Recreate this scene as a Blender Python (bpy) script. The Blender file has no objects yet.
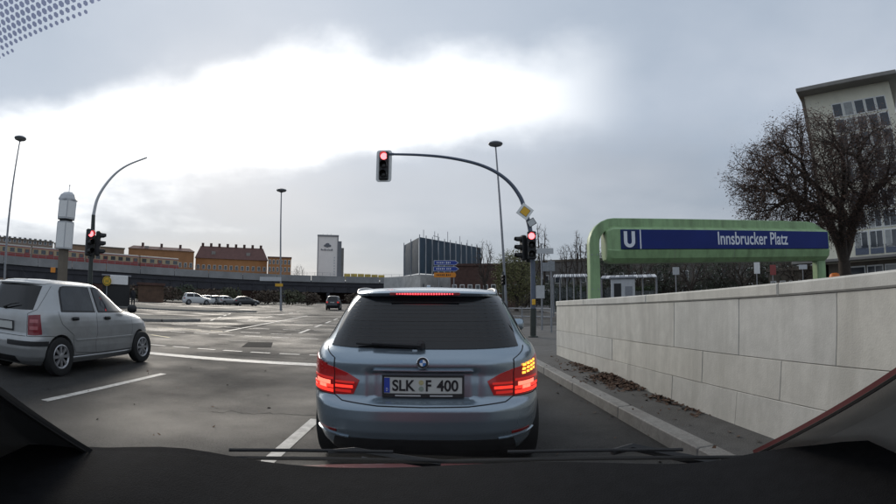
import bpy, math, random
import numpy as np
from mathutils import Vector, Matrix
random.seed(7); RNG = np.random.default_rng(7)
SC = bpy.context.scene; COL = SC.collection
R = math.radians
# ------------------------------------------------------------------ camera
CAM_H, F_PX, PITCH = 1.3, 490.0, 5.6127          # dash camera: height, focal length in photo pixels, upward pitch
cd = bpy.data.cameras.new('dash_camera'); cam = bpy.data.objects.new('dash_camera', cd); COL.objects.link(cam)
cam.location = (0, 0, CAM_H); cam.rotation_euler = (R(90 + PITCH), 0, 0)
cd.type = 'PANO'; cd.panorama_type = 'FISHEYE_LENS_POLYNOMIAL'
cd.sensor_fit = 'HORIZONTAL'; cd.sensor_width = 36.0; cd.sensor_height = 36.0 * 9 / 16
cd.fisheye_fov = R(170)
cd.fisheye_polynomial_k0 = 0; cd.fisheye_polynomial_k1 = -(896 / 36.0) / F_PX
cd.fisheye_polynomial_k2 = 0; cd.fisheye_polynomial_k3 = 0; cd.fisheye_polynomial_k4 = 0
cd.clip_start = 0.01; cd.clip_end = 3000
SC.camera = cam
SC.render.engine = 'CYCLES'
vs = SC.view_settings; vs.view_transform = 'Standard'; vs.look = 'None'; vs.gamma = 1; vs.use_curve_mapping = False
vs.exposure = 0.30
SC.cycles.max_bounces = 8; SC.cycles.transparent_max_bounces = 16; SC.cycles.use_denoising = True
SC.cycles.sample_clamp_indirect = 8
# ------------------------------------------------------------------ world and sun
SUN_AZ, SUN_EL = -27.0, 22.0                      # sun behind the clouds, ahead and to the left
sd = Vector((math.sin(R(SUN_AZ)) * math.cos(R(SUN_EL)), math.cos(R(SUN_AZ)) * math.cos(R(SUN_EL)), math.sin(R(SUN_EL))))
W = bpy.data.worlds.new('World'); SC.world = W; W.use_nodes = True
nt = W.node_tree; nt.nodes.clear()
def wn(t, **k):
    n = nt.nodes.new(t)
    for a, b in k.items(): setattr(n, a, b)
    return n
def wl(a, b): nt.links.new(a, b)
def wmath(op, a, b=None, clamp=False):
    n = wn('ShaderNodeMath', operation=op, use_clamp=clamp)
    for i, v in enumerate((a, b)):
        if v is None: continue
        if isinstance(v, (int, float)): n.inputs[i].default_value = v
        else: wl(v, n.inputs[i])
    return n.outputs[0]
def wdot(a, vec):
    n = wn('ShaderNodeVectorMath', operation='DOT_PRODUCT'); wl(a, n.inputs[0]); n.inputs[1].default_value = vec
    return n.outputs['Value']
def wrange(v, a, b, c=0.0, d=1.0, smooth=True):
    n = wn('ShaderNodeMapRange', interpolation_type='SMOOTHSTEP' if smooth else 'LINEAR'); wl(v, n.inputs[0])
    for i, q in enumerate((a, b, c, d)): n.inputs[i + 1].default_value = q
    return n.outputs[0]
sky = wn('ShaderNodeTexSky', sky_type='NISHITA', sun_disc=False, sun_elevation=R(SUN_EL), sun_rotation=R(SUN_AZ))
bg1 = wn('ShaderNodeBackground'); wl(sky.outputs[0], bg1.inputs[0]); bg1.inputs[1].default_value = 0.1
tc = wn('ShaderNodeTexCoord'); D_ = tc.outputs['Generated']
sep = wn('ShaderNodeSeparateXYZ'); wl(D_, sep.inputs[0])
den = wmath('ADD', wmath('MAXIMUM', sep.outputs[2], 0.0), 0.16)
cmb = wn('ShaderNodeCombineXYZ'); wl(wmath('DIVIDE', sep.outputs[0], den), cmb.inputs[0]); wl(wmath('DIVIDE', sep.outputs[1], den), cmb.inputs[1])
cmb.inputs[2].default_value = 3.7
def wnoise(scale, detail, rough, off=(0, 0, 0), src=None):
    m = wn('ShaderNodeMapping'); wl(src or cmb.outputs[0], m.inputs[0]); m.inputs['Location'].default_value = off
    n = wn('ShaderNodeTexNoise'); wl(m.outputs[0], n.inputs['Vector'])
    n.inputs['Scale'].default_value = scale; n.inputs['Detail'].default_value = detail; n.inputs['Roughness'].default_value = rough
    return n.outputs['Fac']
n1 = wnoise(0.75, 7, 0.52, (1.7, 0.4, 0)); n2 = wnoise(0.33, 3, 0.5, (5.2, 8.1, 0)); n3 = wnoise(2.2, 6, 0.55, src=D_)
# a break in the cloud deck: a tilted bright belt through the sun, its edges torn by noise
belt = wdot(D_, (0.0888, 0.3903, -0.9164))
beltn = wmath('ADD', belt, wmath('MULTIPLY', wmath('SUBTRACT', n1, 0.5), 0.40))
beltn = wmath('ADD', beltn, wmath('MULTIPLY', wmath('SUBTRACT', n3, 0.5), 0.22))
gap = wrange(wmath('ABSOLUTE', wmath('ADD', beltn, 0.03)), 0.165, 0.03)
toward = wrange(wdot(D_, tuple(sd)), 0.66, 0.93)
glow = wrange(wdot(D_, tuple(sd)), 0.60, 1.0)
light = wmath('ADD', wmath('MULTIPLY', wmath('MULTIPLY', gap, toward), 0.95), wmath('MULTIPLY', glow, 0.10))
body = wmath('ADD', wmath('MULTIPLY', wrange(n1, 0.30, 0.72), 0.55), wmath('MULTIPLY', wrange(n2, 0.3, 0.7), 0.45))
ramp = wn('ShaderNodeValToRGB'); wl(body, ramp.inputs[0])
ramp.color_ramp.elements[0].color = (0.30, 0.365, 0.455, 1); ramp.color_ramp.elements[1].color = (0.60, 0.64, 0.71, 1)
mixc = wn('ShaderNodeMix', data_type='RGBA'); wl(light, mixc.inputs[0]); mixc.clamp_factor = True
wl(ramp.outputs[0], mixc.inputs[6]); mixc.inputs[7].default_value = (1.35, 1.36, 1.36, 1)
bank = wrange(beltn, 0.02, 0.22, 1.0, 0.74)
bnk = wn('ShaderNodeVectorMath', operation='SCALE'); wl(ramp.outputs[0], bnk.inputs[0]); wl(bank, bnk.inputs['Scale']); wl(bnk.outputs[0], mixc.inputs[6])
bg2 = wn('ShaderNodeBackground'); wl(mixc.outputs[2], bg2.inputs[0]); bg2.inputs[1].default_value = 1.0
mixs = wn('ShaderNodeMixShader'); mixs.inputs[0].default_value = 0.93
wl(bg1.outputs[0], mixs.inputs[1]); wl(bg2.outputs[0], mixs.inputs[2])
wo = wn('ShaderNodeOutputWorld'); wl(mixs.outputs[0], wo.inputs[0])
sl = bpy.data.lights.new('sun', 'SUN'); so = bpy.data.objects.new('sun', sl); COL.objects.link(so)
sl.energy = 1.3; sl.angle = R(20); sl.color = (1, 0.91, 0.79)
so.rotation_euler = sd.to_track_quat('Z', 'Y').to_euler()
# ------------------------------------------------------------------ photo-pixel helpers (directions only)
def ray(px, py):
    x = px - 448; y = 252 - py; r = math.hypot(x, y); th = r / F_PX; s = math.sin(th) / max(r, 1e-9)
    dx, dy, dz = x * s, y * s, math.cos(th); p = R(PITCH)
    return dx, dz * math.cos(p) - dy * math.sin(p), dy * math.cos(p) + dz * math.sin(p)
def atD(px, py, D):
    d = ray(px, py); t = D / math.hypot(d[0], d[1]); return Vector((d[0] * t, d[1] * t, CAM_H + d[2] * t))
def atY(px, py, Y):
    d = ray(px, py); t = Y / d[1]; return Vector((d[0] * t, Y, CAM_H + d[2] * t))
def elz(px, py, D): return atD(px, py, D).z
def pol(az, D, z=0.0): return Vector((math.sin(R(az)) * D, math.cos(R(az)) * D, z))
# ------------------------------------------------------------------ materials
MATS = {}
def mat(name, col, rough=0.6, metal=0.0, var=0.0, vscale=6.0, bump=0.0, bscale=60.0, emit=None, estr=0.0, coat=0.0, spec=0.5, dirt=None, dscale=1.5, rvar=0.0, dstretch=None):
    if name in MATS: return MATS[name]
    m = bpy.data.materials.new(name); m.use_nodes = True; t = m.node_tree; b = t.nodes['Principled BSDF']
    b.inputs['Base Color'].default_value = (*col, 1); b.inputs['Roughness'].default_value = rough; b.inputs['Metallic'].default_value = metal
    b.inputs['Specular IOR Level'].default_value = spec
    if coat: b.inputs['Coat Weight'].default_value = coat; b.inputs['Coat Roughness'].default_value = 0.06
    if emit: b.inputs['Emission Color'].default_value = (*emit, 1); b.inputs['Emission Strength'].default_value = estr
    if var or bump or dirt or rvar:
        c = t.nodes.new('ShaderNodeTexCoord')
        if var:
            n = t.nodes.new('ShaderNodeTexNoise'); n.inputs['Scale'].default_value = vscale; n.inputs['Detail'].default_value = 8; n.inputs['Roughness'].default_value = 0.65
            t.links.new(c.outputs['Object'], n.inputs['Vector'])
            r = t.nodes.new('ShaderNodeValToRGB'); r.color_ramp.elements[0].position = 0.3; r.color_ramp.elements[1].position = 0.7
            r.color_ramp.elements[0].color = (*[v * (1 - var) for v in col], 1); r.color_ramp.elements[1].color = (*[min(1, v * (1 + var)) for v in col], 1)
            t.links.new(n.outputs['Fac'], r.inputs[0]); out = r.outputs[0]
            if dirt:
                n2 = t.nodes.new('ShaderNodeTexNoise'); n2.inputs['Scale'].default_value = dscale; n2.inputs['Detail'].default_value = 6; n2.inputs['Roughness'].default_value = 0.7
                
                if dstretch:
                    mp = t.nodes.new('ShaderNodeMapping'); mp.inputs['Scale'].default_value = dstretch; t.links.new(c.outputs['Object'], mp.inputs[0]); t.links.new(mp.outputs[0], n2.inputs['Vector'])
                else: t.links.new(c.outputs['Object'], n2.inputs['Vector'])
                mr = t.nodes.new('ShaderNodeMapRange'); mr.inputs[1].default_value = 0.45; mr.inputs[2].default_value = 0.75; t.links.new(n2.outputs['Fac'], mr.inputs[0])
                mx = t.nodes.new('ShaderNodeMix'); mx.data_type = 'RGBA'; t.links.new(mr.outputs[0], mx.inputs[0]); t.links.new(out, mx.inputs[6]); mx.inputs[7].default_value = (*dirt, 1); out = mx.outputs[2]
            t.links.new(out, b.inputs['Base Color'])
        if rvar:
            n = t.nodes.new('ShaderNodeTexNoise'); n.inputs['Scale'].default_value = 0.35; n.inputs['Detail'].default_value = 6
            t.links.new(c.outputs['Object'], n.inputs['Vector'])
            mr = t.nodes.new('ShaderNodeMapRange'); mr.inputs[1].default_value = 0.35; mr.inputs[2].default_value = 0.65; mr.inputs[3].default_value = rough - rvar; mr.inputs[4].default_value = rough + rvar
            t.links.new(n.outputs['Fac'], mr.inputs[0]); t.links.new(mr.outputs[0], b.inputs['Roughness'])
        if bump:
            n = t.nodes.new('ShaderNodeTexNoise'); n.inputs['Scale'].default_value = bscale; n.inputs['Detail'].default_value = 4
            t.links.new(c.outputs['Object'], n.inputs['Vector'])
            bp = t.nodes.new('ShaderNodeBump'); bp.inputs['Strength'].default_value = bump; bp.inputs['Distance'].default_value = 0.02
            t.links.new(n.outputs['Fac'], bp.inputs['Height']); t.links.new(bp.outputs[0], b.inputs['Normal'])
    MATS[name] = m; return m
def glassy(name, tint, refl=0.08, trans=0.9):
    if name in MATS: return MATS[name]
    m = bpy.data.materials.new(name); m.use_nodes = True; t = m.node_tree; t.nodes.clear()
    o = t.nodes.new('ShaderNodeOutputMaterial'); tr = t.nodes.new('ShaderNodeBsdfTransparent'); tr.inputs[0].default_value = (*[v * trans for v in tint], 1)
    g = t.nodes.new('ShaderNodeBsdfGlossy'); g.inputs['Roughness'].default_value = 0.02
    fr = t.nodes.new('ShaderNodeFresnel'); fr.inputs[0].default_value = 1.45
    mu = t.nodes.new('ShaderNodeMath'); mu.operation = 'MULTIPLY'; mu.inputs[1].default_value = refl; t.links.new(fr.outputs[0], mu.inputs[0])
    mx = t.nodes.new('ShaderNodeMixShader'); t.links.new(mu.outputs[0], mx.inputs[0]); t.links.new(tr.outputs[0], mx.inputs[1]); t.links.new(g.outputs[0], mx.inputs[2])
    t.links.new(mx.outputs[0], o.inputs[0]); MATS[name] = m; return m
M = dict(
    asphalt=mat('asphalt', (0.037, 0.036, 0.034), 0.68, var=0.34, vscale=2.2, bump=0.45, bscale=140, dirt=(0.025, 0.0245, 0.023), dscale=0.22, rvar=0.18, spec=0.22),
    paving=mat('paving', (0.085, 0.083, 0.080), 0.8, var=0.25, vscale=4, bump=0.3, bscale=60, dirt=(0.05, 0.048, 0.044), dscale=0.7),
    gravel=mat('island', (0.11, 0.105, 0.09), 0.85, var=0.3, vscale=3, bump=0.4, bscale=50, dirt=(0.07, 0.075, 0.045), dscale=0.4),
    granite=mat('granite_kerb', (0.24, 0.235, 0.22), 0.75, var=0.22, vscale=30, bump=0.2, bscale=90, dirt=(0.16, 0.15, 0.14), dscale=3),
    paint=mat('road_paint', (0.52, 0.51, 0.48), 0.6, var=0.25, vscale=14, dirt=(0.20, 0.195, 0.18), dscale=5),
    ypaint=mat('yellow_road_paint', (0.50, 0.44, 0.20), 0.6, var=0.25, vscale=14, dirt=(0.2, 0.18, 0.1), dscale=5),
    lime=mat('limestone', (0.60, 0.585, 0.53), 0.8, var=0.12, vscale=5, bump=0.12, bscale=70, dirt=(0.46, 0.445, 0.395), dscale=1.0, dstretch=(1, 3.5, 0.6)),
    joint=mat('joint_mortar', (0.27, 0.262, 0.235), 0.9, var=0.2),
    green=mat('green_enamel', (0.25, 0.39, 0.19), 0.45, var=0.12, vscale=3, dirt=(0.135, 0.195, 0.095), dscale=1.3, dstretch=(3, 3, 0.5)),
    blue=mat('blue_panel', (0.008, 0.022, 0.15), 0.5, var=0.1, spec=0.25, vscale=2),
    white=mat('white_sheet', (0.82, 0.82, 0.80), 0.5, var=0.06),
    letter=mat('white_letter', (0.70, 0.73, 0.78), 0.5),
    steel=mat('galvanised_steel', (0.27, 0.28, 0.30), 0.5, 0.4, var=0.2, vscale=8),
    palegrey=mat('pale_grey_paint', (0.52, 0.53, 0.54), 0.5, var=0.1, vscale=6),
    bluegrey=mat('blue_grey_paint', (0.10, 0.12, 0.165), 0.45, var=0.15, vscale=6),
    darkgreen=mat('dark_mast_paint', (0.035, 0.042, 0.036), 0.5, var=0.2, vscale=5),
    black=mat('black_housing', (0.012, 0.012, 0.013), 0.5),
    lamp_red=mat('lit_red_lens', (0.6, 0.03, 0.04), 0.3, emit=(1.0, 0.10, 0.11), estr=5.0),
    lens_off=mat('unlit_lens', (0.015, 0.014, 0.013), 0.25),
    yellow=mat('yellow_sheet', (0.75, 0.42, 0.03), 0.5),
    orange=mat('orange_sheet', (0.75, 0.26, 0.02), 0.5),
    dirblue=mat('direction_blue', (0.02, 0.05, 0.30), 0.5),
    concrete=mat('concrete', (0.48, 0.475, 0.455), 0.85, var=0.2, vscale=0.7, bump=0.15, bscale=8, dirt=(0.33, 0.32, 0.30), dscale=0.3),
    bridge=mat('bridge_fascia', (0.27, 0.27, 0.27), 0.8, var=0.18, vscale=0.4, dirt=(0.2, 0.2, 0.2), dscale=0.15),
    girder=mat('bridge_girder', (0.034, 0.034, 0.042), 0.7, var=0.25, vscale=0.5),
    brick=mat('brown_brick', (0.085, 0.045, 0.035), 0.85, var=0.3, vscale=2),
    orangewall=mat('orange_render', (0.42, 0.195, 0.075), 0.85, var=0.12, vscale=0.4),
    rooftile=mat('red_brown_tiles', (0.13, 0.065, 0.055), 0.85, var=0.2, vscale=0.8),
    greywall=mat('grey_render', (0.25, 0.235, 0.215), 0.85, var=0.15, vscale=0.5),
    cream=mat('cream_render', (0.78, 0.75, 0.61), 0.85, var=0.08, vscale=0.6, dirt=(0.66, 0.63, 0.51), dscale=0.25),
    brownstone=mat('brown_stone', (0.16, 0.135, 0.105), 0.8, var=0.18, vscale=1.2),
    frame=mat('window_frame', (0.74, 0.74, 0.71), 0.55, var=0.08),
    pane=mat('window_pane', (0.045, 0.052, 0.060), 0.08, spec=0.7, var=0.3, vscale=0.6),
    towerwhite=mat('tower_white', (0.84, 0.80, 0.76), 0.8, var=0.05, vscale=0.2),
    towergrey=mat('tower_grey', (0.22, 0.225, 0.24), 0.8, var=0.1),
    emblem=mat('emblem_grey', (0.15, 0.16, 0.18), 0.8),
    trainred=mat('train_red', (0.28, 0.045, 0.04), 0.45, var=0.1),
    traincream=mat('train_ochre', (0.42, 0.32, 0.19), 0.5, var=0.1),
    trainroof=mat('train_roof', (0.28, 0.27, 0.25), 0.7, var=0.15),
    mesh=mat('dark_blue_mesh', (0.016, 0.040, 0.066), 0.6, var=0.4, vscale=0.5, bump=0.3, bscale=3),
    bark=mat('bark', (0.050, 0.038, 0.030), 0.9, var=0.3, vscale=9, bump=0.5, bscale=30),
    twig=mat('twig', (0.055, 0.043, 0.037), 0.9, var=0.25),
    poplar=mat('poplar_twig', (0.085, 0.068, 0.056), 0.9, var=0.25),
    deadleaf=mat('withered_leaf', (0.088, 0.052, 0.036), 0.85, var=0.45, vscale=1.2),
    willow=mat('willow_leaf', (0.125, 0.125, 0.045), 0.8, var=0.35, vscale=0.9),
    hedge=mat('hedge_leaf', (0.040, 0.050, 0.028), 0.85, var=0.4, vscale=0.8),
    leaf=mat('fallen_leaf', (0.085, 0.042, 0.022), 0.85, var=0.5, vscale=11),
    rubber=mat('tyre_rubber', (0.012, 0.012, 0.012), 0.75),
    alloy=mat('wheel_silver', (0.42, 0.42, 0.43), 0.35, 0.75),
    plastic=mat('black_plastic', (0.014, 0.014, 0.015), 0.55, var=0.2, vscale=20),
    gap=mat('panel_gap', (0.006, 0.006, 0.006), 0.9),
    tint=mat('tinted_glass', (0.008, 0.009, 0.010), 0.04, spec=0.5),
    chrome=mat('chrome', (0.7, 0.7, 0.72), 0.12, 1.0),
    carblue=mat('steel_blue_paint', (0.30, 0.37, 0.43), 0.24, 0.7, coat=0.6, var=0.04, vscale=2),
    silver=mat('silver_paint', (0.43, 0.44, 0.44), 0.33, 0.55, coat=0.5, var=0.05, vscale=2, dirt=(0.33, 0.33, 0.32), dscale=1.2),
    carblack=mat('black_paint', (0.012, 0.013, 0.016), 0.25, 0.2, coat=0.6),
    cargrey=mat('dark_grey_paint', (0.055, 0.058, 0.062), 0.3, 0.4, coat=0.5),
    carwhite=mat('white_paint', (0.66, 0.67, 0.66), 0.35, coat=0.4),
    carred=mat('red_paint', (0.17, 0.012, 0.014), 0.3, 0.2, coat=0.6),
    tailred=mat('tail_lens_red', (0.26, 0.010, 0.012), 0.12, spec=0.6),
    brake=mat('brake_glow', (0.6, 0.02, 0.01), 0.3, emit=(1.0, 0.035, 0.02), estr=1.3),
    brakehot=mat('brake_hot', (0.8, 0.2, 0.15), 0.3, emit=(1.0, 0.13, 0.08), estr=2.2),
    brakedim=mat('tail_glow', (0.35, 0.01, 0.01), 0.2, emit=(1.0, 0.03, 0.02), estr=0.30),
    led=mat('led_red', (0.8, 0.05, 0.05), 0.3, emit=(1.0, 0.07, 0.09), estr=2.2),
    indicator=mat('indicator_led', (0.9, 0.4, 0.05), 0.3, emit=(1.0, 0.36, 0.04), estr=2.5),
    plate=mat('number_plate', (0.52, 0.53, 0.50), 0.5),
    euro=mat('euro_band', (0.02, 0.05, 0.35), 0.5),
    ink=mat('black_ink', (0.008, 0.008, 0.010), 0.5),
    bmblue=mat('badge_blue', (0.04, 0.16, 0.42), 0.3),
    dash=mat('dashboard_black', (0.011, 0.011, 0.012), 0.9, spec=0.10, bump=0.12, bscale=300, var=0.2, vscale=30),
    trim=mat('pillar_trim', (0.70, 0.67, 0.62), 0.85, bump=0.1, bscale=200, var=0.1),  # pale tone imitates a windscreen reflection over the right pillar
    darktrim=mat('dark_pillar_trim', (0.07, 0.07, 0.072), 0.85, var=0.1),
    frit=mat('frit_enamel', (0.10, 0.105, 0.17), 0.6),
    binorange=mat('bin_orange', (0.60, 0.15, 0.015), 0.5, var=0.1),
    coat=mat('dark_coat', (0.02, 0.021, 0.026), 0.9), skin=mat('skin', (0.35, 0.22, 0.16), 0.7),
)
M['blind'] = mat('window_with_blind', (0.30, 0.31, 0.30), 0.15, var=0.25, vscale=2)
M['taillit'] = mat('tail_lens_lit', (0.28, 0.010, 0.012), 0.12, spec=0.6, emit=(1.0, 0.02, 0.015), estr=0.045)
M['windscreen'] = glassy('windscreen_glass', (1, 1, 1), 0.6, 0.985)
M['clear'] = glassy('clear_glass', (0.75, 0.8, 0.8), 1.0, 0.85)
# ------------------------------------------------------------------ mesh helpers
class MB:
    def __init__(s): s.v = []; s.f = []
    def add(s, vs, fs):
        o = len(s.v); s.v += [tuple(p) for p in vs]; s.f += [tuple(o + i for i in f) for f in fs]; return s
    def box(s, c, d, rz=0.0, taper=1.0):
        x, y, z = d[0] / 2, d[1] / 2, d[2] / 2; cs, sn = math.cos(rz), math.sin(rz); vs = []
        for k, zz in ((1, -z), (taper, z)):
            for a, b in ((-x, -y), (x, -y), (x, y), (-x, y)):
                a *= k; b *= k; vs.append((c[0] + a * cs - b * sn, c[1] + a * sn + b * cs, c[2] + zz))
        return s.add(vs, [(3, 2, 1, 0), (4, 5, 6, 7), (0, 1, 5, 4), (1, 2, 6, 5), (2, 3, 7, 6), (3, 0, 4, 7)])
    def bevbox(s, c, d, b=0.01, rz=0.0):
        # box with bevelled vertical and horizontal edges
        x, y, z = d[0] / 2, d[1] / 2, d[2] / 2; cs, sn = math.cos(rz), math.sin(rz); vs = []
        def ring(e, zz):
            X, Y = x - e, y - e
            for a, q in ((-X + b, -Y), (X - b, -Y), (X, -Y + b), (X, Y - b), (X - b, Y), (-X + b, Y), (-X, Y - b), (-X, -Y + b)):
                vs.append((c[0] + a * cs - q * sn, c[1] + a * sn + q * cs, c[2] + zz))
        ring(b, -z); ring(0, -z + b); ring(0, z - b); ring(b, z)
        fs = [tuple(range(7, -1, -1)), tuple(range(24, 32))]
        for r in range(3):
            for i in range(8): j = (i + 1) % 8; fs.append((r * 8 + i, r * 8 + j, r * 8 + 8 + j, r * 8 + 8 + i))
        return s.add(vs, fs)
    def tube(s, pts, rad, n=8, cap=True):
        pts = [Vector(p) for p in pts]; rad = rad if hasattr(rad, '__len__') else [rad] * len(pts); vs = []; fs = []; u = None
        for i, p in enumerate(pts):
            d = (pts[min(i + 1, len(pts) - 1)] - pts[max(i - 1, 0)]).normalized()
            if u is None: u = d.orthogonal().normalized()
            else:
                u = u - d * u.dot(d); u = u.normalized() if u.length > 1e-6 else d.orthogonal().normalized()
            w = d.cross(u)
            for k in range(n):
                a = 2 * math.pi * k / n; vs.append(p + (u * math.cos(a) + w * math.sin(a)) * rad[i])
        for i in range(len(pts) - 1):
            for k in range(n): j = (k + 1) % n; fs.append((i * n + k, i * n + j, i * n + n + j, i * n + n + k))
        if cap: fs += [tuple(range(n - 1, -1, -1)), tuple(range((len(pts) - 1) * n, len(pts) * n))]
        return s.add(vs, fs)
    def lathe(s, prof, c=(0, 0, 0), n=24, axis='z', cap=True):
        vs = []; fs = []
        for r, h in prof:
            for k in range(n):
                a = 2 * math.pi * k / n; p = (r * math.cos(a), r * math.sin(a), h)
                if axis == 'x': p = (h, p[0], p[1])
                elif axis == 'y': p = (p[1], h, p[0])
                vs.append((c[0] + p[0], c[1] + p[1], c[2] + p[2]))
        for i in range(len(prof) - 1):
            for k in range(n): j = (k + 1) % n; fs.append((i * n + k, i * n + j, i * n + n + j, i * n + n + k))
        if cap: fs += [tuple(range(n - 1, -1, -1)), tuple(range((len(prof) - 1) * n, len(prof) * n))]
        return s.add(vs, fs)
    def prism(s, poly, z0, z1, fn=None):
        # polygon (a,b) extruded; fn maps (a,b,h) to a point
        fn = fn or (lambda a, b, h: (a, b, h)); n = len(poly)
        vs = [fn(a, b, z0) for a, b in poly] + [fn(a, b, z1) for a, b in poly]
        fs = [tuple(range(n - 1, -1, -1)), tuple(range(n, 2 * n))] + [(i, (i + 1) % n, n + (i + 1) % n, n + i) for i in range(n)]
        return s.add(vs, fs)
    def grid(s, g):
        nu, nv = len(g), len(g[0]); vs = [p for r in g for p in r]
        return s.add(vs, [(i * nv + j, i * nv + j + 1, (i + 1) * nv + j + 1, (i + 1) * nv + j) for i in range(nu - 1) for j in range(nv - 1)])
    def mesh(s, name, m, smooth=None):
        me = bpy.data.meshes.new(name); me.from_pydata(s.v, [], s.f); me.validate(); me.update()
        if m is not None: me.materials.append(m)
        if smooth is not None:
            me.shade_smooth(); me.set_sharp_from_angle(angle=R(smooth))
        return me
    def build(s, name, m, parent=None, smooth=None, loc=None):
        return link(name, s.mesh(name, m, smooth), parent, loc)
def link(name, me, parent=None, loc=None, rz=0):
    o = bpy.data.objects.new(name, me); COL.objects.link(o); o.parent = parent
    if loc is not None: o.location = loc
    if rz: o.rotation_euler.z = rz
    return o
def tag(o, label, cat, group=None):
    o['label'] = label; o['category'] = cat
    if group: o['group'] = group
    return o
def thing(name, label, cat, loc=(0, 0, 0), rz=0.0, group=None):
    return tag(link(name, None, None, loc, rz), label, cat, group)
def struct(o, kind='structure'): o['kind'] = kind; return o
def copy_tree(o, parent=None):
    c = o.copy(); COL.objects.link(c); c.parent = parent
    for ch in list(o.children): copy_tree(ch, c)
    return c
def text_mesh(txt, w, h, depth=0.004, bold=0.0):
    cu = bpy.data.curves.new('txt', 'FONT'); cu.body = txt; cu.extrude = 0.02; cu.offset = bold; o = bpy.data.objects.new('txt', cu); COL.objects.link(o)
    bpy.context.view_layer.update()
    me = bpy.data.meshes.new_from_object(o.evaluated_get(bpy.context.evaluated_depsgraph_get()))
    bpy.data.objects.remove(o); bpy.data.curves.remove(cu)
    co = np.empty(len(me.vertices) * 3); me.vertices.foreach_get('co', co); co = co.reshape(-1, 3)
    lo, hi = co.min(0), co.max(0); co = (co - lo) / (hi - lo)
    out = np.empty_like(co); out[:, 0] = (co[:, 0] - .5) * w; out[:, 2] = (co[:, 1] - .5) * h; out[:, 1] = -co[:, 2] * depth
    me.vertices.foreach_set('co', out.ravel()); me.update(); return me
def letters(txt, w, h, m, parent, loc, name='lettering', depth=0.004, bold=0.0):
    me = text_mesh(txt, w, h, depth, bold); me.materials.clear(); me.materials.append(m); me.name = name
    return link(name, me, parent, loc)
# ================================================================== SETTING: ground, pavements, markings
ground = struct(MB().add([(-900, -300, 0), (900, -300, 0), (900, 1400, 0), (-900, 1400, 0)], [(0, 1, 2, 3)]).build('road', M['asphalt']))
def mark(name, quad, m=M['paint'], z=0.004):
    return MB().add([(x, y, z) for x, y in quad], [(0, 1, 2, 3)]).build(name, m, ground)
def rectmark(name, x0, x1, y0, y1, m=M['paint']): return mark(name, [(x0, y0), (x1, y0), (x1, y1), (x0, y1)], m)
rectmark('stop_line', -7.9, 1.5, 9.17, 9.55)
for x0 in (-1.47,):
    for y0, y1 in ((-1.2, 1.6), (2.6, 5.05), (5.9, 9.1)): rectmark('lane_marking', x0, x0 + 0.12, y0, y1)
for y0, y1 in ((-3.5, -0.2), (4.25, 7.05)): rectmark('lane_marking', -4.70, -4.57, y0, y1)
rectmark('lane_marking', -8.0, -7.87, -3, 9.1)
for i in range(12):
    x = -7.62 + i * 0.74; rectmark('crossing_dash', x, x + 0.50, 10.90, 11.03)
for i in range(12):
    x = -10.8 + i * 1.0; rectmark('crossing_dash', x, x + 0.62, 15.40, 15.53)
for i in range(5):
    x = -11.4 + i * 1.25; rectmark('crossing_dash', x, x + 0.8, 16.9 + (i % 2) * 0.05, 17.03 + (i % 2) * 0.05, M['ypaint'] if i < 3 else M['paint'])
def dashline(p, q, n, fill, w, m=M['paint'], nm='lane_marking'):
    p = Vector((*p, 0)); q = Vector((*q, 0)); d = (q - p) / n; u = d.normalized(); s = Vector((-u.y, u.x, 0)) * w / 2
    for i in range(n):
        a = p + d * i; b = a + d * fill; mark(nm, [(a - s)[:2], (b - s)[:2], (b + s)[:2], (a + s)[:2]], m)
dashline((-5.55, 17.8), (-7.6, 34), 4, 0.58, 0.13)
dashline((-8.3, 16.9), (-10.6, 36), 1, 1.0, 0.14)
dashline((-8.4, 13.2), (-13.6, 15.4), 3, 0.6, 0.13, M['ypaint'])
dashline((-2.2, 19), (-4.2, 45), 6, 0.5, 0.13)
for i in range(9):
    x = -12.2 + i * 1.35; rectmark('crossing_dash', x, x + .75, 19.3 + .02 * i, 19.43 + .02 * i)
for i in range(9):
    x = -15.0 + i * 1.7; rectmark('crossing_dash', x, x + .9, 25.2, 25.36)
dashline((-11.2, 26), (-15.2, 50), 5, .5, .15)
dashline((-12.6, 24), (-17.4, 37), 4, 0.55, 0.13)
dashline((-1.5, 12.6), (-1.6, 14.6), 1, 1, 0.13)
am = M['asphalt']; t_ = am.node_tree; bs_ = t_.nodes['Principled BSDF']; src_ = bs_.inputs['Base Color'].links[0].from_socket
tcn = t_.nodes.new('ShaderNodeTexCoord'); vn = t_.nodes.new('ShaderNodeTexVoronoi'); vn.inputs['Scale'].default_value = 85; t_.links.new(tcn.outputs['Object'], vn.inputs['Vector'])
mr_ = t_.nodes.new('ShaderNodeMapRange'); mr_.inputs[1].default_value = 0.05; mr_.inputs[2].default_value = 0.75; mr_.inputs[3].default_value = 1.45; mr_.inputs[4].default_value = 0.65; t_.links.new(vn.outputs['Distance'], mr_.inputs[0])
wv = t_.nodes.new('ShaderNodeTexNoise'); mp_ = t_.nodes.new('ShaderNodeMapping'); mp_.inputs['Scale'].default_value = (1.1, 0.05, 1); t_.links.new(tcn.outputs['Object'], mp_.inputs[0]); t_.links.new(mp_.outputs[0], wv.inputs['Vector']); wv.inputs['Scale'].default_value = 1.0; wv.inputs['Detail'].default_value = 5
mr2 = t_.nodes.new('ShaderNodeMapRange'); mr2.inputs[1].default_value = 0.35; mr2.inputs[2].default_value = 0.65; mr2.inputs[3].default_value = 0.78; mr2.inputs[4].default_value = 1.2; t_.links.new(wv.outputs['Fac'], mr2.inputs[0])
mm = t_.nodes.new('ShaderNodeMath'); mm.operation = 'MULTIPLY'; t_.links.new(mr_.outputs[0], mm.inputs[0]); t_.links.new(mr2.outputs[0], mm.inputs[1])
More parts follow.
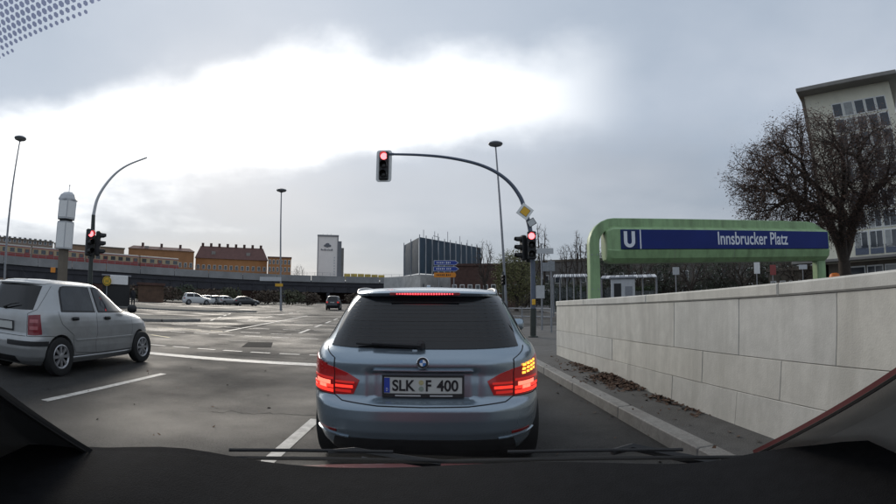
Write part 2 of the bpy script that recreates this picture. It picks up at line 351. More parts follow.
vm = t_.nodes.new('ShaderNodeVectorMath'); vm.operation = 'SCALE'; t_.links.new(src_, vm.inputs[0]); t_.links.new(mm.outputs[0], vm.inputs['Scale']); t_.links.new(vm.outputs[0], bs_.inputs['Base Color'])
# tar seams and cracks
tar = mat('tar_seam', (0.014, 0.014, 0.014), 0.95, spec=0.05)
for (x0, y0, x1, y1, w_) in ((-4.9, 10.2, 1.2, 10.0, .02), (-2.6, 5.0, -1.5, 5.25, .012), (0.1, 9.8, -0.3, 16, .02), (-7, 12.2, -3, 12.6, .014), (-6, 17, -7, 28, .03)):
    n_ = 14; pts_ = [(x0 + (x1 - x0) * i / n_ + random.gauss(0, .035), y0 + (y1 - y0) * i / n_ + random.gauss(0, .035)) for i in range(n_ + 1)]
    dv = Vector((x1 - x0, y1 - y0)).normalized(); sv_ = Vector((-dv.y, dv.x)) * w_ / 2; gr_ = [[(a - sv_.x * k_, b - sv_.y * k_, .003), (a + sv_.x * k_, b + sv_.y * k_, .003)] for (a, b), k_ in zip(pts_, [random.uniform(.5, 1.3) for _ in pts_])]
    MB().grid(gr_).build('tar_seam', tar, ground)
# small repair patches and ironwork in the road
patch_m = mat('asphalt_patch', (0.026, 0.025, 0.024), 0.9, spec=0.12, var=0.3, vscale=5, bump=0.4, bscale=120)
for (x, y, w, l, a) in ((-5.2, 12.8, 0.8, 1.6, 0.3), (-9.0, 20.4, 1.2, 4.0, 0.1), (0.4, 13, 0.9, 2.0, 0)):
    c, s = math.cos(a), math.sin(a)
    mark('repair_patch', [(x + c * dx - s * dy, y + s * dx + c * dy) for dx, dy in ((-w / 2, -l / 2), (w / 2, -l / 2 + .05), (w / 2 - .04, l / 2), (-w / 2 + .03, l / 2 - .06))], patch_m, 0.0025)
for (x, y) in ((-6.2, 13.6), (-3.6, 20.5)):
    MB().lathe([(0.30, 0.001), (0.30, 0.006), (0.27, 0.006), (0.265, 0.003), (0.02, 0.004)], (x, y, 0), 24).build('manhole_cover', mat('cast_iron', (0.045, 0.044, 0.042), 0.7, var=0.3, vscale=25, bump=0.6, bscale=40), ground, 30)
def kx(Y): return 2.07 - 0.050 * Y                # outer (road side) edge of the kerb
KW, KZ = 0.17, 0.125
poly = [(kx(Y) + KW + 0.004, Y) for Y in (-6, 0, 5, 10, 14, 16.5)]
cxk, cyk, rk = kx(16.5) + KW + 5.0, 16.5, 5.0
arc = [(cxk - rk * math.cos(R(a)), cyk + rk * math.sin(R(a))) for a in range(15, 91, 15)]
pave = struct(MB().prism(poly + arc + [(70, 22.5), (70, -6)], -0.2, 0.12).build('pavement', M['paving']))
def kerb_run(pts, parent, step=1.7, m=M['granite']):
    # stones laid along a polyline; the polyline is the inner edge, the stone lies to its left
    for (a, b) in zip(pts[:-1], pts[1:]):
        a = Vector((*a, 0)); b = Vector((*b, 0)); L = (b - a).length; n = max(1, round(L / step)); u = (b - a) / L
        for i in range(n):
            l = L / n; c = a + u * (i + .5) * l + Vector((-u.y, u.x, 0)) * (KW / 2 + .002)
            o = MB().bevbox((0, 0, 0), (l - 0.006, KW, KZ + 0.1), 0.010).build('kerb_stone', m, parent)
            o.location = (c.x, c.y, KZ / 2 - 0.05 + random.uniform(-.003, .004)); o.rotation_euler = (0, 0, math.atan2(u.y, u.x) + random.uniform(-.004, .004))
kerb_run([(kx(Y) + KW, Y) for Y in (-2, 0, 5, 10, 14, 16.5)], pave)
kerb_run([(kx(16.5) + KW, 16.5)] + arc + [(14, 22.2), (24, 22.5)], pave, 1.6)
# traffic islands
def island(poly_, label=None):
    isl = struct(MB().prism(poly_, -0.2, 0.11).build('traffic_island', M['gravel']))
    n = len(poly_)
    kerb_run([poly_[i % n] for i in range(n, -1, -1)], isl, 1.6)
    return isl
island([(-60, 20.5), (-18, 18.0), (-13.6, 20.6), (-12.6, 22.6), (-14.5, 23.4), (-60, 30.5)])
island([(-90, 42), (-24, 36.0), (-17.6, 38.4), (-16.8, 40.6), (-20, 42.5), (-90, 55)])
island([(-0.2, 46), (1.6, 44.5), (5, 62), (3, 66)])
far_pave = struct(MB().prism([(9, 40), (13, 34), (26, 31), (120, 33), (120, 140), (16, 140)], -0.2, 0.12).build('pavement', M['paving']))
kerb_run([(16, 140), (12.5, 90), (9, 40), (13, 34), (26, 31), (48, 31.5)][1:], far_pave, 2.0)
far_verge = struct(MB().prism([(-150, 64), (-60, 78), (-36, 74), (-33, 80), (-38, 300), (-150, 300)], -0.2, 0.13).build('verge', M['gravel']))
# ================================================================== UNDERGROUND ENTRANCE WALL
def wx(Y): return 2.60 - 0.045 * (Y - 3.3)
def sl_(Y): return (10.19 - Y) * 0.0172
WALL = thing('entrance_wall', 'long pale limestone wall of large slabs around the underground station stairs', 'wall', (2.3, 10.19, 0.12))
WO = Vector((2.3, 10.19, 0.12))
def wall_block(name, Y0, Y1, z0, z1, m, proud, thick, back, gap=0.0026, bev=0.003):
    # slab between Y0<Y1 with sloping bed joints; proud = face position towards the road
    vs = []
    for (y, zz) in ((Y0 + gap, z0), (Y1 - gap, z0), (Y1 - gap, z1), (Y0 + gap, z1)):
        pass
    q = [(Y0 + gap, z0 + gap), (Y1 - gap, z0 + gap), (Y1 - gap, z1 - gap), (Y0 + gap, z1 - gap)]
    cy, cz = (Y0 + Y1) / 2, (z0 + z1) / 2
    for e, off in ((0, back), (0, proud + bev), (bev, proud)):
        for y, z in q:
            yy = y + (e if y < cy else -e); z2 = z + (e if z < cz else -e)
            vs.append(Vector((wx(yy) + off, yy, max(z2 + sl_(yy), 0.09))) - WO)
    fs = [(0, 1, 2, 3), (11, 10, 9, 8)]
    for r in (0, 4):
        for i in range(4): j = (i + 1) % 4; fs.append((r + i, r + 4 + i, r + 4 + j, r + j))
    return MB().add(vs, fs).build(name, m, WALL)
wall_block('core', -1.4, 10.18, 0.0, 1.20, M['joint'], 0.012, 0.1, 0.34, 0, 0.001)
E0, E1 = -1.4, 10.19
lime_vars = [M['lime']] + [mat('limestone_%s' % n, c, 0.8, var=0.12, vscale=5, bump=0.12, bscale=70, dirt=tuple(v * .82 for v in d), dscale=1.0, dstretch=(1, 3.5, 0.6)) for n, c, d in
    (('warm', (0.61, 0.59, 0.525), (0.56, 0.54, 0.48)), ('cool', (0.585, 0.575, 0.53), (0.54, 0.53, 0.48)), ('dull', (0.57, 0.555, 0.50), (0.52, 0.50, 0.45)))]
up = [E1, 7.69, 6.37, 5.08, 3.83, 2.60, 1.35, 0.10, E0]; lo = [E1, 7.01, 5.72, 4.46, 3.22, 1.97, 0.72, E0]; lo3 = [E1, 7.7, 6.4, 5.1, 3.83, 2.6, 1.3, 0.1, E0]
for row, (z0, z1, js) in enumerate(((0.645, 1.15, up), (0.32, 0.645, lo), (-0.2, 0.32, lo3))):
    for i in range(len(js) - 1):
        wall_block('wall_slab', js[i + 1], js[i], z0, z1, lime_vars[(i * 3 + row * 2 + (i // 2)) % 4], random.uniform(-.003, .003), 0.1, 0.33)
cj = [E1, 8.35, 5.80, 3.25, 0.70, E0]
for i in range(5): wall_block('coping_stone', cj[i + 1], cj[i], 1.15, 1.26, lime_vars[(i * 2) % 3], -0.018, 0.1, 0.37, 0.003, 0.014)
# fallen leaves heaped along the foot of the wall
def leaf_mesh(n, fn, size=(0.03, 0.07)):
    mb = MB()
    for _ in range(n):
        x, y, z = fn(); a = random.uniform(0, 6.28); s = random.uniform(*size); t = random.uniform(-.5, .5); t2 = random.uniform(-.5, .5)
        u = Vector((math.cos(a), math.sin(a), t)) * s; v = Vector((-math.sin(a), math.cos(a), t2)) * s * 0.6; c = Vector((x, y, z))
        mb.add([c - u, c - u * .2 + v, c + u, c - u * .2 - v], [(0, 1, 2, 3)])
    return mb
def pile():
    while True:
        Y = random.triangular(4.2, 9.0, 6.8); k = math.exp(-((Y - 6.8) / 1.4) ** 2)
        if random.random() < .35 + .65 * math.sin(Y * 5.3) * math.cos(Y * 2.1 + .6) + .3 * k: break
    d = abs(random.gauss(0, 0.07 + 0.11 * k)); return wx(Y) - 0.01 - d, Y, 0.128 + random.random() * 0.06 * k * max(0, 1 - d / 0.35)
pl_ = leaf_mesh(1300, pile, (.016, .040)).build('leaf_litter', M['leaf']); pl_['kind'] = 'stuff'; pl_['label'] = 'brown fallen leaves heaped along the foot of the pale wall'; pl_['category'] = 'leaves'
def scat():
    if random.random() < .45: Y = random.uniform(2.6, 10); return random.uniform(kx(Y) - .35, wx(Y) - .05), Y, 0.131 if True else 0
    return random.uniform(-7, 1.2), random.uniform(2.8, 13), 0.006
def scat2():
    x, y, z = scat()
    if z > 0.1 and x < kx(y) + 0.02: z = 0.008
    return x, y, z
sl2 = leaf_mesh(230, scat2, (0.012, 0.032)).build('leaf_litter', M['leaf']); sl2['kind'] = 'stuff'; sl2['label'] = 'single brown leaves scattered over road and pavement'; sl2['category'] = 'leaves'
# ================================================================== STATION SIGN (green portal)
SG = thing('station_portal', 'green steel portal with long blue station name board behind the pale wall', 'station sign', (7.1, 11.0, 0.02), R(-2.6))
def ss(x): return x - 7.1
fr = MB()
path = [(3.42, 0.0), (3.42, 2.55)] + [(3.42 + 0.5 * (1 - math.cos(R(a))), 2.55 + 0.5 * math.sin(R(a))) for a in range(15, 91, 15)] + [(9.80, 3.05), (10.05, 3.02), (10.37, 2.86)]
pv = []
for i, (x, z) in enumerate(path):
    a = Vector(path[max(i - 1, 0)]); b = Vector(path[min(i + 1, len(path) - 1)]); t = (b - a).normalized(); nrm = Vector((-t.y, t.x))
    for (o, y) in ((-.12, -.15), (.105, -.15), (.12, -.13), (.12, .13), (.105, .15), (-.12, .15)): pv.append((ss(x) + nrm.x * o, y, z + nrm.y * o))
n6 = 6; fs = [(i * n6 + k, i * n6 + (k + 1) % n6, (i + 1) * n6 + (k + 1) % n6, (i + 1) * n6 + k) for i in range(len(path) - 1) for k in range(n6)] + [tuple(range(5, -1, -1)), tuple(range((len(path) - 1) * n6, len(path) * n6))]
MB().add(pv, fs).build('portal_frame', M['green'], SG, 40)
MB().bevbox((ss(10.28), 0.0, 1.22), (0.34, 0.30, 2.44), 0.04).build('post', M['green'], SG, 40)
# sign box: bevelled cross-section, closed by domed end caps
sec = [(-.34, 2.40), (-.36, 2.37), (-.31, 2.20), (-.18, 2.10), (.18, 2.10), (.31, 2.20), (.36, 2.45), (.34, 2.80), (.2, 2.97), (-.16, 2.97), (-.33, 2.90), (-.36, 2.87)]
bxv = []; stations = ((3.70, 0.80), (3.74, 0.90), (3.84, 1.0), (10.38, 1.0), (10.46, 0.92))
for x, k in stations:
    for y, z in sec: bxv.append((ss(x), y * k, 2.53 + (z - 2.53) * k))
ns = len(sec); fs = [(i * ns + k, i * ns + (k + 1) % ns, (i + 1) * ns + (k + 1) % ns, (i + 1) * ns + k) for i in range(len(stations) - 1) for k in range(ns)] + [tuple(range(ns - 1, -1, -1)), tuple(range((len(stations) - 1) * ns, len(stations) * ns))]
SB = MB().add(bxv, fs).build('sign_box', M['green'], SG, 25)
NP = MB().bevbox((ss(7.20), -0.362, 2.635), (6.38, 0.03, 0.46), 0.008).build('name_board', M['blue'], SB)
MB().box((ss(4.22), -0.379, 2.635), (0.40, 0.006, 0.44)).build('logo_square', mat('logo_blue', (0.010, 0.024, 0.10), 0.5, spec=0.25), SB)
MB().box((ss(4.50), -0.380, 2.635), (0.03, 0.006, 0.45)).build('divider', M['letter'], SB)
for x in (5.4, 7.1, 8.8): 
    sv = [(ss(x) + o, y * 1.004, 2.53 + (z - 2.53) * 1.004) for o in (-.004, .004) for y, z in sec]
    MB().add(sv, [(k, (k + 1) % ns, ns + (k + 1) % ns, ns + k) for k in range(ns)]).build('panel_seam', M['joint'], SB)
for z in (.25, 1.5, 2.3):
    for dx in (-.07, .07): MB().lathe([(.016, 0), (.016, -.012), (.002, -.014)], (0, 0, 0), 8, 'y').build('bolt', M['steel'], SG, None, (ss(3.42) + dx, -.151, z))
# block letter U
um = MB(); uo = [(-.14, .185), (-.055, .185), (-.055, -.06)] + [(0.055 * math.cos(R(a)), -.06 + .055 * math.sin(R(a))) for a in range(210, 331, 30)] + [(.055, -.06), (.055, .185), (.14, .185), (.14, -.06)] + [(0.14 * math.cos(R(a)), -.06 + .135 * math.sin(R(a))) for a in range(-20, -161, -20)] + [(-.14, -.06)]
um.prism(uo, -0.386, -0.392, lambda a, b, h: (ss(4.22) + a, h, 2.635 + b)).build('letter_u', M['letter'], SB)
letters('Innsbrucker Platz', 2.24, 0.32, M['letter'], SB, (ss(7.73), -0.378, 2.665), bold=.012)
# ================================================================== TRAFFIC SIGNALS
def lens_disc(parent, loc, r, m, name='lens'):
    # shallow domed lens facing -Y
    return MB().lathe([(r, 0.0), (r * .98, -.012), (r * .7, -.024), (r * .3, -.031), (0.002, -.033)], (0, 0, 0), 20, 'y').build(name, m, parent, 40, loc)
def visor(parent, loc, r, depth=0.2):
    # open-bottomed peak around a lens
    g = []
    for y in (0, -depth * .5, -depth):
        k = 1 - 0.12 * (-y / depth)
        row = []
        for a in range(-35, 216, 15):
            a2 = a if y > -depth * .9 else max(-5, min(185, a))
            row.append((r * k * math.cos(R(a2)), y, r * k * math.sin(R(a2))))
        g.append(row)
    return MB().grid(g).build('visor', M['black'], parent, 60, loc)
def signal_head(parent, loc, rz, w=0.30, h=0.92, r=0.105, backboard=None, on=0, depth=0.16):
    H = MB().bevbox((0, 0, 0), (w, depth, h), 0.03).build('signal_head', M['black'], parent, 40, loc); H.rotation_euler.z = rz
    for i in range(3):
        z = h * (0.32 - 0.32 * i)
        lens_disc(H, (0, -depth / 2 - .002, z), r, M['lamp_red'] if i == on else M['lens_off'])
        visor(H, (0, -depth / 2, z), r * 1.14)
    if backboard:
        bw, bh = backboard; t = 0.10
        def rr(w_, h_, rad):
            return [(sx * (w_ / 2 - rad) + rad * math.cos(R(a + q)), sz * (h_ / 2 - rad) + rad * math.sin(R(a + q))) for sx, sz, q in ((1, 1, 0), (-1, 1, 90), (-1, -1, 180), (1, -1, 270)) for a in (0, 30, 60, 90)]
        MB().prism(rr(bw, bh, .09), 0.0, 0.012, lambda a, b, y: (a, y + depth * .1, b)).build('backboard', M['black'], H)
        o_, i_ = rr(bw, bh, .09), rr(bw - 2 * t, bh - 2 * t, .04); n = len(o_)
        vs = [(a, -0.006 + depth * .1, b) for a, b in o_ + i_] ; fs = [(k, (k + 1) % n, n + (k + 1) % n, n + k) for k in range(n)]
        MB().add(vs, fs).build('backboard_border', M['white'], H)
    return H
def arc_smooth(pts, n=8):
    # Catmull-Rom through points
    P = [Vector(p) for p in pts]; P = [P[0] * 2 - P[1]] + P + [P[-1] * 2 - P[-2]]; out = []
    for i in range(1, len(P) - 2):
        for k in range(n):
            t = k / n; a, b, c, d = P[i - 1:i + 3]
            out.append(0.5 * ((2 * b) + (c - a) * t + (2 * a - 5 * b + 4 * c - d) * t * t + (3 * b - a - 3 * c + d) * t ** 3))
    return out + [P[-2]]
MX, MY = 2.66, 15.2
SIG = thing('traffic_signal', 'tall blue grey signal mast whose curved arm holds a red light over the road', 'traffic light', (MX, MY, 0.12))
so_ = Vector((MX, MY, 0.12))
armpx = [(524, 207), (519, 195), (509, 182), (494, 171), (474, 163), (447, 157.5), (420, 155), (392, 154.2)]
arm = [atY(px, py, MY) - so_ for px, py in armpx]
mast = [(0, 0, 0), (0, 0, 1.2), (-.04, 0, 2.6)]
MB().tube([(0, 0, 0), (0, 0, .9)], 0.095, 14).lathe([(0.16, 0), (0.16, .03), (.10, .05)], (0, 0, 0), 14).build('mast_foot', M['darkgreen'], SIG, 40)
pth = arc_smooth([Vector((0, 0, .85)), Vector((0, 0, 2.2)), Vector((-.05, 0, 3.3))] + arm, 6); nn = len(pth)
MB().tube(pth, [0.082 - 0.045 * i / (nn - 1) for i in range(nn)], 12).build('mast_arm', M['bluegrey'], SIG, 60)
hp = atY(384, 166, MY) - so_
signal_head(SIG, (hp.x, -0.02, hp.z), 0, 0.31, 0.95, 0.11, backboard=(0.50, 1.06))
MB().tube([arm[-1] + Vector((0.05, 0, 0)), arm[-1] + Vector((-.12, 0, 0))], 0.045, 10).build('arm_end', M['bluegrey'], SIG, 40)
lp = atY(530, 246, MY) - so_
signal_head(SIG, (lp.x + 0.02, -0.20, lp.z), R(-8), 0.27, 0.88, 0.10)
for dz in (-.3, .3): MB().tube([(0.0, 0, lp.z + dz), (lp.x, -.18, lp.z + dz)], 0.02, 6).build('bracket', M['black'], SIG)
signal_head(SIG, (lp.x - 0.20, 0.10, lp.z - 0.05), R(-75), 0.25, 0.80, 0.09, on=-1)
signal_head(SIG, (lp.x + 0.02, 0.24, lp.z - .1), R(180), 0.25, 0.8, 0.09, on=-1)
MB().bevbox((0.0, -0.13, 1.1), (0.11, 0.06, 0.18), 0.015).build('push_button', M['yellow'], SIG)
# priority road sign and its plates on the mast
ps = atY(525, 211.5, MY - .12)
PR = thing('priority_road_sign', 'diamond priority road sign, white with yellow centre, on the curved signal mast', 'sign', tuple(ps))
def diamond(s, y0, y1): return MB().prism([(0, s), (-s, 0), (0, -s), (s, 0)], y0, y1, lambda a, b, y: (a, y, b))
diamond(0.29, 0, .01).build('sign_plate', M['steel'], PR); diamond(0.285, -.006, -.001).build('white_border', M['white'], PR)
diamond(0.18, -.014, -.008).build('black_line', M['ink'], PR); diamond(0.165, -.022, -.016).build('yellow_centre', M['yellow'], PR)
PR.rotation_euler = (0, R(-8), 0)
MB().tube([(0.02, .0, 0), (.02, .12, 0)], 0.015, 6).build('clamp', M['steel'], PR)
pp = atY(531.5, 222.5, MY - .1)
AP = thing('route_plate', 'small tilted white plate with black outline under the diamond road sign', 'sign', tuple(pp)); AP.rotation_euler = (0, R(-32), 0)
MB().box((0, 0, 0), (.27, .008, .22)).build('sign_plate', M['ink'], AP); MB().box((0, -.007, 0), (.23, .004, .18)).build('white_face', M['palegrey'], AP)
MB().tube([(0, .01, 0), (-.08, .1, -.05)], 0.012, 6).build('clamp', M['steel'], AP)
# second post with plates beyond the mast, third post
PB = atD(542, 320, 19.0); PB.z = 0.12
SP = thing('sign_post', 'thin steel post carrying a white board and small plates beside the signal mast', 'sign post', tuple(PB))
MB().tube([(0, 0, 0), (0, 0, 3.35)], 0.035, 8).build('post', M['steel'], SP, 40)
b1 = atD(545, 251, 19.0) - PB; MB().bevbox((b1.x, -.05, b1.z), (0.66, 0.02, 0.22), .008).build('board', M['palegrey'], SP)
b2 = atD(547, 267, 19.0) - PB; MB().bevbox((b2.x - .05, -.05, b2.z), (0.28, 0.02, 0.34), .008).build('plate', M['steel'], SP)
b3 = atD(540, 292, 19.0) - PB; MB().bevbox((b3.x, -.05, b3.z), (0.34, 0.02, 0.5), .008).build('notice', M['palegrey'], SP)
P3 = atD(551.5, 320, 17.5); P3.z = 0.12
S3 = thing('sign_post', 'slim grey post with a small notice standing at the end of the pale wall', 'sign post', tuple(P3))
MB().tube([(0, 0, 0), (0, 0, 2.6)], 0.03, 8).build('post', M['steel'], S3, 40); MB().bevbox((0, -.04, 2.35), (.26, .02, .36), .006).build('notice', M['steel'], S3)
# left signal with a whip arm
LD = 18.0; LB = atD(90, 285, LD); LB.z = 0.11
SL = thing('traffic_signal', 'signal with red light on a whip shaped pole behind the silver hatchback', 'traffic light', tuple(LB))
whip = [(92.5, 228), (93.5, 215), (97, 200), (104, 187), (115, 174), (128, 165), (147, 157.5)]
wp = [atD(px, py, LD) - LB for px, py in whip]
MB().tube([(0, 0, 0), (0, 0, 1.8), (0, 0, 3.1), wp[1]], [.10, .085, .08, .07], 12).build('mast', M['darkgreen'], SL, 60)
wpp = arc_smooth(wp[1:], 6); MB().tube(wpp, [0.062 - 0.032 * i / (len(wpp) - 1) for i in range(len(wpp))], 10).build('whip_arm', M['palegrey'], SL, 60)
lz = (atD(90, 243, LD) - LB).z; face = math.atan2(LB.x, LB.y)
dirc = Vector((-math.sin(face), -math.cos(face), 0)); rgt = Vector((math.cos(face), -math.sin(face), 0))
v = dirc * .2 - rgt * .10; signal_head(SL, (v.x, v.y, lz), -face + R(25), 0.27, 0.9, 0.10)
v = rgt * .22; signal_head(SL, (v.x, v.y, lz), -face + R(80), 0.25, 0.84, 0.09, on=-1)
v = -dirc * .22; signal_head(SL, (v.x, v.y, lz - .1), -face + R(200), 0.25, 0.84, 0.09, on=-1)
# ================================================================== STREET LAMPS
def street_lamp(px_top, py_top, px_base, D, label):
    t = atD(px_top, py_top, D); b = pol(math.degrees(math.atan2(t.x, t.y)), D); o = b.copy(); b2 = atD(px_base, 300, D)
    o = Vector((b2.x, b2.y, 0.0)); L = thing('street_lamp', label, 'street lamp', tuple(o), 0, 'tall mushroom street lamps')
    top = t - o; h = top.z
    MB().tube([(0, 0, 0), (0, 0, 1.2)], 0.13, 12).build('foot', M['steel'], L, 40)
    MB().tube([(0, 0, 1.15), (top.x * .5, top.y * .5, h * .55), (top.x, top.y, h - .25)], [.10, .085, .06], 10).build('pole', M['steel'], L, 60)
    MB().lathe([(.06, -.30), (.22, -.22), (.50, -.12), (.56, -.04), (.54, .03), (.35, .12), (.05, .16)], (top.x, top.y, h), 20).build('lamp_head', M['steel'], L, 40)
    MB().lathe([(.48, -.14), (.30, -.185), (.05, -.20)], (top.x, top.y, h), 20).build('diffuser', M['palegrey'], L, 60)
    return L
street_lamp(20.5, 138, 4, 42, 'tall mushroom street lamp standing left of the clock column')
street_lamp(281.5, 190, 281, 52, 'tall mushroom street lamp with small plates in front of the railway bridge')
street_lamp(495.5, 143.5, 506, 36, 'tall mushroom street lamp behind the curved signal arm')
p = atD(279, 285, 51.8); q = tag(MB().bevbox((0, 0, 0), (.85, .05, .30), .01).build('route_sign', M['yellow'], None, None, tuple(p)), 'small yellow route plate on the street lamp before the railway bridge', 'sign')
p = atD(266, 279, 51.8); q = MB().bevbox((0.5, 0, 0), (2.4, .06, .42), .01).build('route_sign', M['palegrey'], None, None, tuple(p)); tag(q, 'wide pale plate mounted on the street lamp before the railway bridge', 'sign')
p = atD(503, 296, 34)
# ================================================================== CLOCK COLUMN
CD = 36.0; cb = atD(62, 285, CD); cb.z = 0.11
CK = thing('advertising_column', 'pale six sided column of two stacked boxes with a domed top', 'advertising column', tuple(cb))
zt, zm, zb = elz(64.5, 192, CD) - .11, elz(62, 220, CD) - .11, elz(60, 249, CD) - .11
lean = (atD(64.5, 190, CD) - cb); lean.z = 0
def hexpr(r, z0, z1, r1=None, off=0.0):
    r1 = r1 or r; k = 0.0
    vs = [(rr * math.cos(R(60 * i + 15)), rr * math.sin(R(60 * i + 15)), z) for rr, z in ((r, z0), (r1, z1)) for i in range(6)]
    return MB().add(vs, [tuple(range(5, -1, -1)), tuple(range(6, 12))] + [(i, (i + 1) % 6, 6 + (i + 1) % 6, 6 + i) for i in range(6)])
hexpr(0.42, 0, zb).build('shaft', M['brownstone'], CK)
hexpr(0.70, zb, zm - .12).build('lower_box', M['palegrey'], CK); hexpr(0.55, zm - .14, zm + .06).build('waist', M['black'], CK)
hexpr(0.72, zm + .06, zt - .55).build('upper_box', M['palegrey'], CK)
MB().lathe([(.74, zt - .56), (.74, zt - .48), (.60, zt - .2), (.36, zt - .02), (.05, zt + .05)], (0, 0, 0), 6).build('roof', M['palegrey'], CK)
MB().tube([(0, 0, zt), (0, 0, zt + .45)], .02, 6).lathe([(.01, 0), (.06, .06), (.01, .12)], (0, 0, zt + .42), 8).build('finial', M['steel'], CK)
for z0, z1, rr in ((zb + .08, zm - .22, .705), (zm + .16, zt - .66, .725)):
    for i in range(6):
        a = R(60 * i + 45); ap = rr * math.cos(R(30)) + .004; wd = rr * .86
        o = MB().bevbox((0, 0, 0), (wd, .02, z1 - z0), .006).build('panel', M['white'], CK, None, (ap * math.cos(a), ap * math.sin(a), (z0 + z1) / 2)); o.rotation_euler.z = a + R(90)
        d = MB().box((0, 0, 0), (wd * .5, .008, (z1 - z0) * .12)).build('print_block', M['palegrey'], o, None, (0, .014, random.uniform(-.3, .3)))
for o in [c for c in CK.children]: pass
# ================================================================== CARS
class Shell:
    """Body as stacked superellipse outlines: keys (z, half width, rear y, front y)."""
    def __init__(s, keys, nr=5.0, nf=2.8, yc=None, disp=None):
        k = np.array(keys, float); s.k = k; s.nr, s.nf = nr, nf; s.disp = disp; s.cache = {}
        s.z0, s.z1 = k[0, 0], k[-1, 0]; s.yc = yc
    def par(s, z):
        k = s.k; return [float(np.interp(z, k[:, 0], k[:, i])) for i in (1, 2, 3)]
    def out(s, z):
        key = round(z, 4)
        if key in s.cache: return s.cache[key]
        w, yr, yf = s.par(z); yc = s.yc if s.yc else (yr + yf) / 2; yc = min(max(yc, yr + .05), yf - .05)
        t = np.linspace(0, 1, 240) ** 1.0 * math.pi / 2
        x1 = w * np.sin(t) ** (2 / s.nr); y1 = yc - (yc - yr) * np.cos(t) ** (2 / s.nr)
        x2 = w * np.cos(t) ** (2 / s.nf); y2 = yc + (yf - yc) * np.sin(t) ** (2 / s.nf)
        x = np.concatenate([x1, x2[1:]]); y = np.concatenate([y1, y2[1:]])
        if s.disp is not None: y = y + s.disp(x, z) * (y < yc)
        q = np.concatenate([[0], np.cumsum(np.hypot(np.diff(x), np.diff(y)))])
        s.cache[key] = (q, x, y, yc); return s.cache[key]
    def pt(s, a, z):
        q, x, y, _ = s.out(z); b = abs(a); return Vector((math.copysign(float(np.interp(b, q, x)), a) if a else 0.0, float(np.interp(b, q, y)), z))
    def nrm(s, a, z):
        e = .012; z_ = min(max(z, s.z0 + e), s.z1 - e)
        du = s.pt(a + e, z_) - s.pt(a - e, z_); dv = s.pt(a, z_ + e) - s.pt(a, z_ - e)
        n = du.cross(dv); return n.normalized() if n.length > 1e-9 else Vector((0, -1, 0))
    def sp(s, a, z, off=0.0): return s.pt(a, z) + s.nrm(a, z) * off
    def sy(s, y, z, side=1):
        q, X, Y, yc = s.out(z); return side * float(np.interp(y, np.maximum.accumulate(Y), q))
    def sx(s, x, z):
        q, X, Y, yc = s.out(z); n = 240; return math.copysign(float(np.interp(abs(x), np.maximum.accumulate(X[:n]), q[:n])), x)
    def body(s, nz=96, na=90, rear=1.6):
        zs = np.linspace(s.z0, s.z1, nz); rows = []
        for z in zs:
            q, X, Y, _ = s.out(z); T = q[-1]; m = int(na * .6)
            ss_ = np.concatenate([np.linspace(0, min(rear, T * .45), m), np.linspace(min(rear, T * .45), T, na - m + 1)[1:]])
            xs = np.interp(ss_, q, X); ys = np.interp(ss_, q, Y); xs[0] = 0; xs[-1] = 0
            r = [(a, b, z) for a, b in zip(xs, ys)] + [(-a, b, z) for a, b in zip(xs[-2:0:-1], ys[-2:0:-1])]
            rows.append(r)
        n = len(rows[0]); mb = MB(); vs = [p for r in rows for p in r]
        fs = [(i * n + j, i * n + (j + 1) % n, (i + 1) * n + (j + 1) % n, (i + 1) * n + j) for i in range(nz - 1) for j in range(n)]
        fs += [tuple(range(n - 1, -1, -1)), tuple(range((nz - 1) * n, nz * n))]
        return mb.add(vs, fs)
    def ruled(s, bot, top, nu=14, nv=8, off=.004, thick=.012):
        # patch on the surface between two polylines of (s, z)
        def samp(pl, n):
            pl = np.array(pl, float); d = np.concatenate([[0], np.cumsum(np.hypot(*np.diff(pl, axis=0).T))]); t = np.linspace(0, d[-1], n)
            return np.stack([np.interp(t, d, pl[:, 0]), np.interp(t, d, pl[:, 1])], 1)
        b, t = samp(bot, nu), samp(top, nu); g = []
        for j in range(nv):
            f = j / (nv - 1); g.append([s.sp(*(b[i] * (1 - f) + t[i] * f), off) for i in range(nu)])
        mb = MB().grid(g)
        rim = [(0, i) for i in range(nu)] + [(j, nu - 1) for j in range(1, nv)] + [(nv - 1, i) for i in range(nu - 2, -1, -1)] + [(j, 0) for j in range(nv - 2, 0, -1)]
        o = len(mb.v)
        for j, i in rim:
            f = j / (nv - 1); mb.v.append(tuple(s.sp(*(b[i] * (1 - f) + t[i] * f), off - thick)))
        m = len(rim)
        for k in range(m): k2 = (k + 1) % m; mb.f.append((rim[k][0] * nu + rim[k][1], o + k, o + k2, rim[k2][0] * nu + rim[k2][1]))
        return mb
    def strip(s, path, w=.005, off=.0025, n=6):
        pts = []
        for (a, b) in zip(path[:-1], path[1:]):
            for i in range(n): f = i / n; pts.append((a[0] + (b[0] - a[0]) * f, a[1] + (b[1] - a[1]) * f))
        pts.append(path[-1]); P = [s.sp(*p, off) for p in pts]; N = [s.nrm(*p) for p in pts]; g = []
        for i in range(len(P)):
            d = (P[min(i + 1, len(P) - 1)] - P[max(i - 1, 0)]).normalized(); c = d.cross(N[i]) * (w / 2)
            g.append([P[i] - c, P[i] + c])
        return MB().grid(g)
